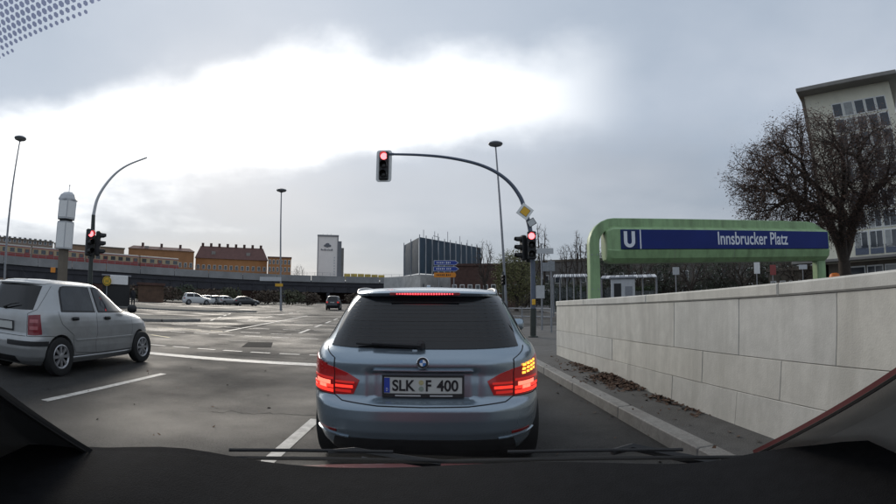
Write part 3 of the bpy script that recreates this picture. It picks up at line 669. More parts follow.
    def strip3(s, path, w=.03, off=.012, n=8, closed=False):
        # raised moulding with thickness
        pts = []
        for (a, b) in zip(path[:-1], path[1:]):
            for i in range(n): f = i / n; pts.append((a[0] + (b[0] - a[0]) * f, a[1] + (b[1] - a[1]) * f))
        pts.append(path[-1]); N = [s.nrm(*p) for p in pts]; P = [s.sp(*p) for p in pts]; g = []
        for i in range(len(P)):
            d = (P[min(i + 1, len(P) - 1)] - P[max(i - 1, 0)]).normalized(); c = d.cross(N[i]) * (w / 2)
            g.append([P[i] - c - N[i] * .003, P[i] - c * .7 + N[i] * off, P[i] + c * .7 + N[i] * off, P[i] + c - N[i] * .003])
        return MB().grid(g)
def carve(mb, m, cuts, name, parent, smooth=35):
    """body mesh minus wheel wells (cylinders along x)."""
    me = mb.mesh(name, m); tmp = bpy.data.objects.new('tmp_body', me); COL.objects.link(tmp); cs = []
    for (y, z, r, x0, x1) in cuts:
        c = MB().lathe([(r, x0), (r, x1)], (0, y, z), 40, 'x').mesh('tmp_cut', M['gap']); co = bpy.data.objects.new('tmp_cut', c); COL.objects.link(co)
        md = tmp.modifiers.new('b', 'BOOLEAN'); md.object = co; md.operation = 'DIFFERENCE'; md.solver = 'EXACT'; cs.append(co)
    bpy.context.view_layer.update()
    out = bpy.data.meshes.new_from_object(tmp.evaluated_get(bpy.context.evaluated_depsgraph_get())); out.name = name
    bpy.data.objects.remove(tmp)
    for c in cs: bpy.data.objects.remove(c)
    out.shade_smooth(); out.set_sharp_from_angle(angle=R(smooth))
    return link(name, out, parent)
def wheel(parent, loc, r, w, side, spokes=8, rim_m=None, hub=0.64, detail=True):
    # tyre with a part-disc rim; outer face towards side (+1/-1)
    s = side; T = MB().lathe([(r * hub, -s * w * .45), (r * .93, -s * w * .5), (r, -s * w * .36), (r, s * w * .36), (r * .97, s * w * .45), (r * .86, s * w * .5), (r * hub, s * w * .47), (r * (hub - .04), s * w * .40)], (0, 0, 0), 32, 'x', cap=False).build('wheel', M['rubber'], parent, 40, loc)
    MB().lathe([(r * hub, s * w * .30), (0.002, s * w * .30)], (0, 0, 0), 24, 'x').build('brake_disc', M['gap'], T)
    rm = MB().lathe([(r * hub, s * w * .46), (r * (hub - .05), s * w * .50), (r * (hub - .10), s * w * .44), (r * (hub - .12), s * w * .36)], (0, 0, 0), 32, 'x', cap=False)
    rm.lathe([(r * .20, s * w * .38), (r * .19, s * w * .47), (r * .10, s * w * .50), (.002, s * w * .50)], (0, 0, 0), 16, 'x')
    for i in range(spokes):
        a = 2 * math.pi * i / spokes; u = Vector((0, math.cos(a), math.sin(a))); v_ = Vector((0, -math.sin(a), math.cos(a))); x = Vector((s, 0, 0))
        i0, i1 = r * .15, r * (hub - .07); a0, a1 = r * .075, r * .105; hi = w * .46
        q = [u * i0 - v_ * a0, u * i0 + v_ * a0, u * i1 + v_ * a1, u * i1 - v_ * a1]
        rm.add([p + x * (hi - .03) for p in q] + [p * 1.0 + x * hi - (v_ * (a0 * .3) if k in (1, 2) else v_ * (-a0 * .3)) for k, p in enumerate(q)], [(4, 5, 6, 7), (0, 1, 5, 4), (2, 3, 7, 6), (1, 2, 6, 5), (3, 0, 4, 7)])
    rm.build('rim', rim_m or M['alloy'], T, 35)
    return T
def number_plate(parent, P, w, h, txt, tilt=0.0, holder=True):
    pl = MB().bevbox((0, 0, 0), (w, .008, h), .003).build('number_plate', M['plate'], parent, None, tuple(P)); pl.rotation_euler.x = tilt
    MB().box((-w / 2 + .021, -.0055, 0), (.038, .003, h - .012)).build('euro_band', M['euro'], pl)
    if txt: letters('D', .012, .02, M['letter'], pl, (-w / 2 + .021, -.008, -h * .25), 'country_letter', .001)
    if holder:
        o_ = MB()
        for c, d in (((0, 0.0, h / 2 + .006), (w + .024, .014, .012)), ((0, 0, -h / 2 - .012), (w + .024, .014, .024)), ((-w / 2 - .006, 0, 0), (.012, .014, h - .002)), ((w / 2 + .006, 0, 0), (.012, .014, h - .002))): o_.box(c, d)
        o_.build('plate_holder', M['plastic'], pl)
    return pl
def car_common(sh, root, m, wheels, r, wwid, track, cuts=True, spokes=8, nz=96, na=90):
    cut = []
    for y in wheels:
        for s_ in (-1, 1): cut.append((y, r * 1.0, r * 1.13, s_ * .95 if s_ > 0 else -.95 - .0, s_ * .52))
    b = carve(sh.body(nz, na), m, [(y, z, rr, min(a, c), max(a, c)) for y, z, rr, a, c in cut], 'body', root)
    for y in wheels:
        for s_ in (-1, 1): wheel(root, (s_ * track, y, r), r, wwid, s_, spokes)
    return b
# ------------------------------------------------------------------ steel blue estate car straight ahead
def bdisp(x, z):
    ax = np.abs(x)
    fx = np.clip((0.37 - ax) / 0.05, 0, 1); fz = max(0, min(1, (z - .615) / .03)) * max(0, min(1, (.845 - z) / .025))
    d = 0.030 * fx * fx * (3 - 2 * fx) * fz
    gx = np.clip((ax - .50) / .06, 0, 1) * np.clip((.86 - ax) / .06, 0, 1); gz = max(0, min(1, (z - .335) / .02)) * max(0, min(1, (.405 - z) / .02))
    return d + 0.0 * gx * gz
BK = [(.19, .78, .20, 4.38), (.24, .82, .12, 4.42), (.30, .85, .055, 4.46), (.385, .872, .022, 4.50), (.42, .88, .006, 4.51), (.50, .888, .0, 4.53), (.575, .892, .004, 4.53), (.60, .895, .02, 4.51), (.622, .897, .052, 4.49), (.64, .898, .068, 4.47),
      (.74, .897, .074, 4.42), (.80, .893, .080, 4.36), (.85, .888, .075, 4.25), (.875, .884, .074, 4.12), (.90, .878, .080, 3.95), (.925, .870, .094, 3.7), (.945, .861, .118, 3.5), (.962, .852, .145, 3.30), (.98, .832, .160, 3.2), (1.0, .81, .172, 3.12), (1.05, .775, .205, 3.0),
      (1.15, .722, .265, 2.80), (1.25, .668, .342, 2.58), (1.31, .630, .392, 2.42), (1.345, .595, .425, 2.28), (1.37, .54, .47, 2.12), (1.385, .46, .55, 1.95), (1.395, .36, .68, 1.8), (1.40, .15, .95, 1.5)]
bs = Shell(BK, 4.8, 2.8, 2.0, bdisp)
CARX, CARY = -0.165, 3.13
EST = thing('estate_car', 'steel blue estate car straight ahead with brake lights lit and plate SLK F 400', 'car', (CARX, CARY, 0.0))
car_common(bs, EST, M['carblue'], (.86, 3.62), .315, .215, .765, spokes=10)
GL = bs.ruled([(-bs.sx(.655, .975), .975), (-.3, .968), (.3, .968), (bs.sx(.655, .975), .975)], [(-bs.sx(.560, 1.325), 1.325), (0, 1.335), (bs.sx(.560, 1.325), 1.325)], 30, 14, .005, .014).build('rear_window', M['tint'], EST, 50)
for i in range(11):
    z = 1.02 + i * .026; xw = .60 - (z - .975) * .26; e = bs.sx(xw, z)
    bs.strip([(-e, z), (0, z), (e, z)], .0035, .0062, 8).build('heater_line', mat('heater_line', (.035, .030, .028), .5), GL)
# roof spoiler over the window
g = []
for i in range(41):
    x = -.555 + 1.11 * i / 40; c = 1 - .35 * (abs(x) / .555) ** 4; yr = bs.pt(bs.sx(x, 1.34), 1.34).y
    g.append([(x, yr + .36, 1.402 - .04 * (abs(x) / .555) ** 2), (x, yr + .14, 1.394 - .022 * (abs(x) / .555) ** 2), (x, yr + .0, 1.376 - .014 * (abs(x) / .555) ** 2), (x, yr - .072 * c, 1.356 - .010 * (abs(x) / .555) ** 2), (x, yr - .082 * c, 1.350 - .010 * (abs(x) / .555) ** 2), (x, yr - .068 * c, 1.333 - .010 * (abs(x) / .555) ** 2), (x, yr + .03, 1.318)])
SPO = MB().grid(g).build('roof_spoiler', M['carblue'], EST, 50)
yb = bs.pt(0, 1.34).y
MB().bevbox((0, yb - .077, 1.342), (.50, .012, .020), .003).build('brake_light_bar', M['tailred'], SPO)
for i in range(26):
    x = -.235 + .47 * i / 25; o = MB().bevbox((0, 0, 0), (.012, .006, .011), .002) if i == 0 else None
    if i == 0: ledm = o.mesh('led', M['led'])
    link('led', ledm, SPO, (x, yb - .084 + .02 * (x / .25) ** 2 * .3, 1.342))
# roof rails and aerial fin
for s_ in (-1, 1):
    rp = [(s_ * .535, .66, 1.345), (s_ * .54, .78, 1.378), (s_ * .545, 1.3, 1.392), (s_ * .55, 2.0, 1.372), (s_ * .56, 2.25, 1.32)]
    MB().tube(arc_smooth(rp, 6), .012, 8).build('roof_rail', M['alloy'], EST, 60)
MB().prism([(0, 0), (.16, 0), (.05, .055), (.015, .05)], -.015, .015, lambda a, b, h: (h, 1.02 + a, 1.388 + b * .7)).build('aerial_fin', M['carblue'], EST)
# tail lamps: outer on the wing, inner on the tailgate
for s_ in (-1, 1):
    def q(l): return [(s_ * a, z) for a, z in l]
    o_b, o_t = [(.625, .652), (.80, .650), (.93, .66), (1.06, .70)], [(.625, .838), (.76, .856), (.90, .886), (1.02, .90)]
    if s_ < 0: o_b, o_t = o_b[::-1], o_t[::-1]
    TL = bs.ruled(q(o_b), q(o_t), 18, 10, .006, .02).build('tail_lamp', M['taillit'], EST, 40)
    i_b, i_t = [(.475, .664), (.55, .656), (.615, .652)], [(.432, .760), (.52, .806), (.615, .836)]
    if s_ < 0: i_b, i_t = i_b[::-1], i_t[::-1]
    TI = bs.ruled(q(i_b), q(i_t), 14, 10, .006, .02).build('tail_lamp', M['taillit'], EST, 40)
    def bar(p, a0, a1, z0, z1, m, n=10, nm='light_bar'):
        e = sorted((s_ * a0, s_ * a1)); return bs.ruled([(e[0], z0), (e[1], z0)], [(e[0], z1), (e[1], z1)], n, 3, .0085, .003).build(nm, m, p, 50)
    bar(TI, .490, .612, .672, .690, M['brakedim']); bar(TI, .478, .612, .704, .722, M['brake']); bar(TI, .466, .612, .735, .749, M['brakedim'])
    bar(TL, .632, .95, .664, .686, M['brake']); bar(TL, .632, .96, .694, .714, M['brake']); bar(TL, .66, .86, .716, .742, M['brakehot']); bar(TL, .70, .80, .690, .714, M['brakehot'])
    bar(TL, .632, .94, .750, .766, M['brakedim'])
    for rw in range(3):
        for cl in range(4):
            a = .70 + cl * .052; z = .790 + rw * .027 + cl * .006
            bar(TL, a, a + .036, z, z + .016, M['indicator'] if s_ > 0 else M['taillit'], 4, 'indicator_segment')
# tailgate shut lines, bumper seam
tg = [(-.618, .90), (-.622, .648), (-.55, .618), (-.3, .600), (0, .596), (.3, .600), (.55, .618), (.622, .648), (.618, .90)]
bs.strip(tg, .007, .003, 8).build('shut_line', M['gap'], EST)
for s_ in (-1, 1):
    bs.strip([(s_ * .618, .90), (s_ * .72, .945), (s_ * bs.sx(.70, .97), .975)], .006, .003).build('shut_line', M['gap'], EST)
    bs.strip([(s_ * .622, .648), (s_ * .85, .642), (s_ * 1.1, .66), (s_ * 1.45, .62)], .006, .003).build('shut_line', M['gap'], EST)
    bs.ruled([(min(s_ * .60, s_ * .80), .40), (max(s_ * .60, s_ * .80), .40)], [(min(s_ * .60, s_ * .80), .418), (max(s_ * .60, s_ * .80), .418)], 6, 3, .004, .006).build('reflector', M['tailred'], EST)
    # side windows and mirror
    yw = lambda y, z: bs.sy(y, z, s_)
    for (b0, b1, t0, t1) in ((.55, 1.18, .72, 1.10), (1.24, 2.02, 1.16, 1.98), (2.10, 2.98, 2.06, 2.36)):
        bt = [(yw(b0, 1.0), 1.0), (yw(b1, .995), .995)]; tp = [(yw(t0, 1.30), 1.30), (yw(t1, 1.31), 1.31)]
        if s_ < 0: bt, tp = bt[::-1], tp[::-1]
        bs.ruled(bt, tp, 10, 8, .004, .01).build('side_window', M['tint'], EST, 50)
    MB().bevbox((s_ * .98, 2.78, 1.0), (.20, .11, .14), .03).build('door_mirror', M['carblue'], EST, 50)
MB().bevbox((0, .086, .832), (.66, .035, .022), .008).build('handle_strip', M['carblue'], EST, 40)
# lower bumper insert
bs.ruled([(-.70, .215), (-.3, .20), (.3, .20), (.70, .215)], [(-.62, .36), (-.45, .372), (.45, .372), (.62, .36)], 24, 5, .006, .02).build('bumper_insert', M['plastic'], EST, 40)
for s_ in (-1, 1):
    MB().tube([(-.38, .06, .235), (-.38, .30, .235)] if s_ < 0 else [(-.29, .06, .235), (-.29, .30, .235)], .036, 14).build('exhaust_pipe', M['steel'], EST, 50)
    bs.strip3([(s_ * .50, .372), (s_ * .70, .378), (s_ * .90, .384)], .016, .010).build('bumper_ledge', M['carblue'], EST, 40)
# plate, badge, wiper
yp = bs.pt(0, .735).y
PLT = number_plate(EST, (0, yp - .010, .730), .52, .112, True, R(-4))
for t_, x, w_ in (('SLK', -.127, .152), ('F', .037, .036), ('400', .162, .142)): letters(t_, w_, .076, M['ink'], PLT, (x, -.0055, 0), 'plate_characters', .002, .022)
for z_, c_ in ((.020, (.45, .40, .20)), (-.022, (.25, .30, .25))): MB().lathe([(.017, 0), (.017, -.002), (.002, -.002)], (0, 0, 0), 14, 'y').build('plate_seal', mat('seal_%d' % (z_ > 0), c_, .6, var=.3, vscale=150), PLT, None, (-.012, -.0045, z_))
MB().box((-.10, -.0075, -.0685), (.17, .001, .008)).box((.12, -.0075, -.0685), (.15, .001, .008)).build('dealer_print', M['palegrey'], PLT)
BD = link('badge', None, EST, (0, bs.pt(0, .877).y - .012, .886)); BD.rotation_euler.x = R(-8)
MB().lathe([(.041, .012), (.041, 0), (.037, -.004), (.036, .001), (.002, .001)], (0, 0, 0), 28, 'y').build('rim_ring', M['chrome'], BD, 40)
MB().lathe([(.0355, 0), (.0355, -.001), (.0005, -.001)], (0, 0, 0), 28, 'y').build('dark_ring', M['ink'], BD)
for k_ in range(4):
    a0 = 90 * k_; pts = [(0, 0)] + [(.022 * math.cos(R(a)), .022 * math.sin(R(a))) for a in range(a0, a0 + 91, 15)]
    MB().prism(pts, -.0022, -.0034, lambda a, b, y: (a, y, b)).build('quadrant', M['bmblue'] if k_ % 2 else M['letter'], BD)
wz = .995; wy = bs.pt(0, wz).y
WP = link('rear_wiper', None, EST, (-.015, wy, wz))
MB().bevbox((0, -.028, 0), (.055, .05, .055), .012).build('pivot', M['plastic'], WP)
MB().tube([(0, -.045, .0), (-.2, -.040, .008), (-.33, -.03, .012)], [.017, .012, .009], 8).build('arm', M['plastic'], WP, 40)
MB().tube([(-.06, -.022, -.012), (-.25, -.020, -.002), (-.44, -.010, .006)], .008, 6).build('blade', M['rubber'], WP)
# ------------------------------------------------------------------ silver hatchback, lane to the left
HK = [(.17, .70, .17, 3.78), (.24, .76, .07, 3.86), (.30, .80, .03, 3.91), (.42, .815, .0, 3.95), (.52, .818, .0, 3.955), (.56, .82, .012, 3.95), (.60, .822, .036, 3.93), (.64, .823, .05, 3.91), (.74, .822, .055, 3.84), (.82, .816, .058, 3.70), (.88, .808, .062, 3.50),
      (.92, .800, .068, 3.28), (.955, .788, .078, 3.06), (.985, .768, .09, 2.93), (1.05, .738, .125, 2.78), (1.15, .697, .175, 2.58), (1.25, .652, .228, 2.36), (1.33, .612, .272, 2.16), (1.37, .585, .296, 2.03), (1.40, .545, .33, 1.88), (1.425, .47, .40, 1.7), (1.44, .36, .55, 1.5), (1.448, .18, .8, 1.25)]
hs = Shell(HK, 5.2, 2.7, 1.75)
HX, HY = -6.55, 4.86
HY = 5.10
HAT = thing('hatchback', 'silver five door hatchback waiting in the lane to the left', 'car', (HX, HY, 0.0))
car_common(hs, HAT, M['silver'], (.66, 3.12), .295, .19, .715, spokes=8)
HAT.scale = (1, .935, 1)
for o in HAT.children:
    if o.name.startswith('wheel'): o.scale.y = 1 / .935
def side_patch(sh, root, name, bot, top, m, s_, nu=12, nv=8, off=.004, thick=.012):
    bt = [(sh.sy(y, z, s_), z) for y, z in bot]; tp = [(sh.sy(y, z, s_), z) for y, z in top]
    if s_ < 0: bt, tp = bt[::-1], tp[::-1]
    return sh.ruled(bt, tp, nu, nv, off, thick).build(name, m, root, 50)
def side_line(sh, root, pts, s_, w=.006, m=None, name='shut_line'): return sh.strip([(sh.sy(y, z, s_), z) for y, z in pts], w, .003, 5).build(name, m or M['gap'], root)
seat_m = mat('cabin_grey_glass', (0.030, 0.033, 0.036), 0.05, spec=0.6, var=0.5, vscale=3)
hs.ruled([(-hs.sx(.60, .985), .985), (0, .975), (hs.sx(.60, .985), .985)], [(-hs.sx(.535, 1.335), 1.335), (0, 1.35), (hs.sx(.535, 1.335), 1.335)], 22, 10, .005, .014).build('rear_window', M['tint'], HAT, 50)
wy = hs.pt(0, 1.0).y
WP = link('rear_wiper', None, HAT, (0, wy, 1.0))
MB().bevbox((0, -.025, 0), (.05, .04, .05), .01).build('pivot', M['plastic'], WP); MB().tube([(0, -.04, 0), (.18, -.032, .05), (.36, -.01, .075)], [.015, .01, .006], 6).build('arm', M['plastic'], WP)
g = []
for i in range(31):
    x = -.54 + 1.08 * i / 30; yr = hs.pt(hs.sx(x, 1.37), 1.37).y; k = (abs(x) / .54) ** 3
    g.append([(x, yr + .22, 1.42 - .03 * k), (x, yr + .05, 1.405 - .02 * k), (x, yr - .05, 1.385 - .015 * k), (x, yr - .05, 1.368 - .012 * k), (x, yr + .03, 1.352)])
MB().grid(g).build('roof_spoiler', M['silver'], HAT, 50)
for s_ in (-1, 1):
    # door glass with dark seals behind
    side_patch(hs, HAT, 'window_seal', [(.70, .962), (1.60, .955)], [(.765, 1.27), (.80, 1.325), (.87, 1.354), (1.2, 1.362), (1.60, 1.36)], M['plastic'], s_, off=.0025)
    side_patch(hs, HAT, 'side_window', [(.745, .985), (1.565, .977)], [(.80, 1.255), (.835, 1.31), (.90, 1.335), (1.2, 1.344), (1.535, 1.342), (1.565, 1.325)], seat_m, s_, off=.006)
    side_patch(hs, HAT, 'window_seal', [(1.675, .952), (2.80, .945)], [(1.66, 1.36), (1.95, 1.362), (2.10, 1.345)], M['plastic'], s_, off=.0025)
    side_patch(hs, HAT, 'side_window', [(1.705, .975), (2.735, .968)], [(1.69, 1.325), (1.72, 1.342), (1.95, 1.342), (2.075, 1.322)], seat_m, s_, off=.006)
    side_line(hs, HAT, [(.64, .97), (.70, .78), (.98, .60), (1.02, .34), (1.60, .30)], s_)
    side_line(hs, HAT, [(1.625, 1.36), (1.635, .95), (1.62, .60), (1.60, .30)], s_)
    side_line(hs, HAT, [(2.80, .93), (2.78, .6), (2.72, .30), (1.60, .30)], s_)
    hs.strip3([(hs.sy(y, .53, s_), .53) for y in (1.03, 1.6, 2.2, 2.78)], .035, .010).build('side_moulding', M['silver'], HAT, 40)
    hs.strip3([(hs.sy(y, .255, s_), .255) for y in (.98, 1.6, 2.2, 2.80)], .05, .012).build('sill', M['silver'], HAT, 40)
    for y in (1.02, 1.92):
        p = hs.sp(hs.sy(y, .86, s_), .86, .016); o = MB().bevbox((0, 0, 0), (.045, .18, .05), .018).build('door_handle', M['plastic'], HAT, 40, tuple(p))
    MI = MB().bevbox((s_ * .885, 2.62, 1.02), (.19, .12, .145), .035).build('door_mirror', M['plastic'], HAT, 50)
    tb, tt = [(.575, .625), (.70, .62), (.82, .635)], [(.57, .905), (.68, .915), (.775, .92)]
    if s_ < 0: tb, tt = [(-a, z) for a, z in tb[::-1]], [(-a, z) for a, z in tt[::-1]]
    else: tb, tt = tb, tt
    TL = hs.ruled(tb, tt, 10, 12, .007, .02).build('tail_lamp', mat('tail_lens_dull', (.22, .02, .03), .15, spec=.6), HAT, 40)
    for z in (.70, .80):
        e = sorted((s_ * .60, s_ * .74)); hs.ruled([(e[0], z), (e[1], z)], [(e[0], z + .05), (e[1], z + .05)], 5, 3, .010, .004).build('lamp_segment', mat('tail_lens_pale', (.45, .14, .15), .2), TL)
    e = sorted((s_ * .15, s_ * .98)); hs.ruled([(e[0], .465), (e[1], .465)], [(e[0], .535), (e[1], .535)], 18, 4, .009, .02).build('bumper_strip', M['plastic'], HAT, 40)
    hs.strip([(s_ * .0, .605), (s_ * .6, .605), (s_ * .95, .61), (s_ * 1.12, .60)], .007, .003).build('shut_line', M['gap'], HAT)
    hs.strip([(s_ * .56, .605), (s_ * .555, .93), (s_ * hs.sx(.64, .99), .99), (s_ * hs.sx(.575, 1.34), 1.34)], .006, .003).build('shut_line', M['gap'], HAT)
    # headlamp wrapping the front corner
    side_patch(hs, HAT, 'headlamp', [(3.42, .66), (3.60, .64)], [(3.38, .78), (3.55, .76)], M['palegrey'], s_, 6, 5)
hs.ruled([(-.33, .20), (.33, .20)], [(-.30, .30), (.30, .30)], 10, 4, .006, .02).build('bumper_insert', M['plastic'], HAT, 40)
number_plate(HAT, (0, hs.pt(0, .74).y - .016, .745), .50, .11, False)
letters('B', .05, .07, M['ink'], HAT.children[-1], (-.15, -.006, 0), 'plate_characters', .002)
MB().tube([(0, .62, 1.44), (0, .42, 1.60)], [.006, .003], 6).build('aerial', M['plastic'], HAT)
# ------------------------------------------------------------------ other cars
def simple_car(name, label, kind, m, loc, rz, group=None, lights=None):
    C = thing(name, label, 'car', loc, rz, group)
    if kind == 'suv':
        K = [(.22, .78, .12, 4.35), (.34, .86, .03, 4.45), (.55, .90, 0, 4.5), (.85, .90, .03, 4.42), (1.0, .88, .05, 3.9), (1.1, .85, .07, 3.3), (1.2, .80, .12, 3.0), (1.45, .72, .25, 2.6), (1.62, .64, .36, 2.25), (1.68, .5, .5, 1.9), (1.70, .25, .8, 1.5)]; wb, r = (.85, 3.55), .36; wz0, wz1 = 1.13, 1.57
    elif kind == 'van':
        K = [(.22, .78, .10, 4.2), (.34, .86, .03, 4.3), (.55, .90, 0, 4.35), (.9, .90, .02, 4.2), (1.05, .88, .04, 3.8), (1.15, .86, .06, 3.5), (1.5, .80, .12, 2.95), (1.75, .73, .18, 2.5), (1.82, .6, .3, 2.2), (1.85, .3, .7, 1.7)]; wb, r = (.75, 3.4), .32; wz0, wz1 = 1.15, 1.68
    else:
        K = [(.18, .72, .15, 4.1), (.28, .82, .05, 4.2), (.45, .86, 0, 4.25), (.70, .86, .03, 4.15), (.85, .85, .06, 3.8), (.93, .82, .10, 3.35), (1.0, .79, .18, 3.05), (1.2, .70, .45, 2.65), (1.35, .62, .68, 2.25), (1.41, .5, .9, 1.95), (1.44, .25, 1.2, 1.65)]; wb, r = (.8, 3.35), .31; wz0, wz1 = .97, 1.33
    sh = Shell(K, 4.2, 2.8, 1.9); car_common(sh, C, m, wb, r, .2, .74, nz=40, na=44, spokes=6)
    w0, w1 = sh.sx(.60, wz0), sh.sx(.53, wz1)
    sh.ruled([(-w0, wz0), (w0, wz0)], [(-w1, wz1), (w1, wz1)], 10, 6, .006, .012).build('rear_window', M['tint'], C, 50)
    _, yr0, yf0 = sh.par(wz0); _, yr1, yf1 = sh.par(wz1)
    for s_ in (-1, 1):
        mid = (yr0 + yf0) / 2
        side_patch(sh, C, 'side_window', [(yr0 + .45, wz0), (mid - .05, wz0)], [(yr1 + .3, wz1), (mid - .05, wz1)], M['tint'], s_, 6, 5, .006)
        side_patch(sh, C, 'side_window', [(mid + .05, wz0), (yf0 - .2, wz0)], [(mid + .05, wz1), (yf1 - .12, wz1)], M['tint'], s_, 6, 5, .006)
        e = sorted((s_ * .55, s_ * .85)); z = wz0 - .28
        sh.ruled([(e[0], z), (e[1], z)], [(e[0], z + .16), (e[1], z + .16)], 5, 4, .008, .02).build('tail_lamp', M['brakedim'] if lights else M['tailred'], C, 40)
        MB().bevbox((s_ * .95, yf0 - .35, wz0 + .04), (.18, .1, .13), .03).build('door_mirror', m, C)
        sh.ruled([(math.pi, 0)], [(math.pi, 0)], 2, 2).v if False else None
        side_patch(sh, C, 'headlamp', [(yf0 + .45, wz0 - .30), (yf0 + .70, wz0 - .32)], [(yf0 + .42, wz0 - .17), (yf0 + .62, wz0 - .20)], M['palegrey'], s_, 5, 4)
    # windscreen as a patch over the nose of the outline
    T0 = sh.out(wz0)[0][-1]; T1 = sh.out(wz1)[0][-1]
    g = [[sh.sp((T0 - a * .72) * 1, wz0, .006) for a in (1, .66, .33, .02)] + [sh.sp(-(T0 - a * .72), wz0, .006) for a in (.02, .33, .66, 1)], [sh.sp(T1 - a * .6, wz1, .006) for a in (1, .66, .33, .02)] + [sh.sp(-(T1 - a * .6), wz1, .006) for a in (.02, .33, .66, 1)]]
    MB().grid(g).build('windscreen', M['tint'], C, 50)
    MB().bevbox((0, sh.par(.6)[1] - .012, wz0 - .22), (.5, .012, .11), .003).build('number_plate', M['plate'], C)
    return C
simple_car('estate_car', 'dark grey car half hidden behind the silver hatchback', 'sedan', M['cargrey'], (-9.9, 6.5, 0), 0)
def gpx(px, py):
    d = ray(px, py); t = -CAM_H / d[2]; return (d[0] * t, d[1] * t, 0.0)
simple_car('off_road_car', 'black off road car driving away under the railway bridge', 'suv', M['carblack'], tuple(pol(-13.5, 58)), R(8), lights=True)
for i, (az, D, rz, m, k, lb) in enumerate(((-31.0, 74, -50, 'carwhite', 'suv', 'white high roofed car parked first in the row under the bridge'), (-29.0, 78, -25, 'carwhite', 'sedan', 'low white saloon parked between the white off roader and dark cars'),
        (-27.9, 79, -20, 'cargrey', 'sedan', 'dark grey saloon parked beside the low white saloon'), (-26.9, 79, -22, 'silver', 'sedan', 'silver saloon parked between two dark cars'), (-25.0, 77, -48, 'cargrey', 'sedan', 'dark saloon parked at an angle, last in the row under the bridge'))):
    p = pol(az, D); simple_car('parked_car', lb, k, M[m], (p.x, p.y, 0.0), R(rz), 'cars parked before the bridge')
# ================================================================== RAILWAY BRIDGE
def bD(az): return float(np.interp(az, [-75, -52, -40, -30, -20, -10, -4, 6], [135, 130, 133, 140, 150, 155, 157, 160]))
BAZ = np.arange(-68, 7, 4.0)
def bpt(az, off=0.0): return pol(az, bD(az) + off)
BR = thing('railway_bridge', 'long railway bridge with grey concrete edge beam over dark steel girders', 'bridge', tuple(bpt(-30)))
bo = bpt(-30)
Z_T, Z_B, Z_G = 8.4, 6.45, 3.35
def ribbon(azs, off0, off1, z0, z1):
    g = [[bpt(a, off0) + Vector((0, 0, z0)) - bo, bpt(a, off0) + Vector((0, 0, z1)) - bo, bpt(a, off1) + Vector((0, 0, z1)) - bo, bpt(a, off1) + Vector((0, 0, z0)) - bo, bpt(a, off0) + Vector((0, 0, z0)) - bo] for a in azs]
    return MB().grid(g)
for i in range(len(BAZ) - 1):
    e = 0.03; a0, a1 = BAZ[i] + e, BAZ[i + 1] - e
    ribbon(np.linspace(a0, a1, 4), -0.2, 0.5, Z_B, Z_T + .02 * (i % 3)).build('edge_beam', M['bridge'], BR)
ribbon(np.linspace(BAZ[0], BAZ[-1], 40), 0.3, 13, Z_G + 1.9, Z_B + .5).build('deck', M['girder'], BR)
for off in (0.6, 4.5, 8.5, 12): ribbon(np.linspace(BAZ[0], BAZ[-1], 40), off, off + .5, Z_G, Z_G + 2.4).build('girder', M['girder'], BR)
for a in np.arange(-66, 4, 1.6):
    MB().box(tuple(bpt(a, .45) + Vector((0, 0, (Z_G + Z_B) / 2 - .3)) - bo), (.25, .25, Z_B - Z_G - .6), -R(a)).build('stiffener', M['girder'], BR)
for a in np.arange(-66, 4, 5.2):
    for off in (1.2, 7, 12):
        p = bpt(a, off) - bo; MB().box((p.x, p.y, Z_G / 2), (1.1, 1.1, Z_G), -R(a)).build('pier', M['girder'], BR)
# railing on the edge beam
for a in np.arange(-66, 5, 0.9): MB().box(tuple(bpt(a, .1) + Vector((0, 0, Z_T + .5)) - bo), (.07, .07, 1.0), -R(a)).build('railing_post', M['steel'], BR)
for z in (.55, 1.0): MB().tube([bpt(a, .1) + Vector((0, 0, Z_T + z)) - bo for a in np.linspace(-66, 5, 60)], .035, 4).build('handrail', M['steel'], BR)
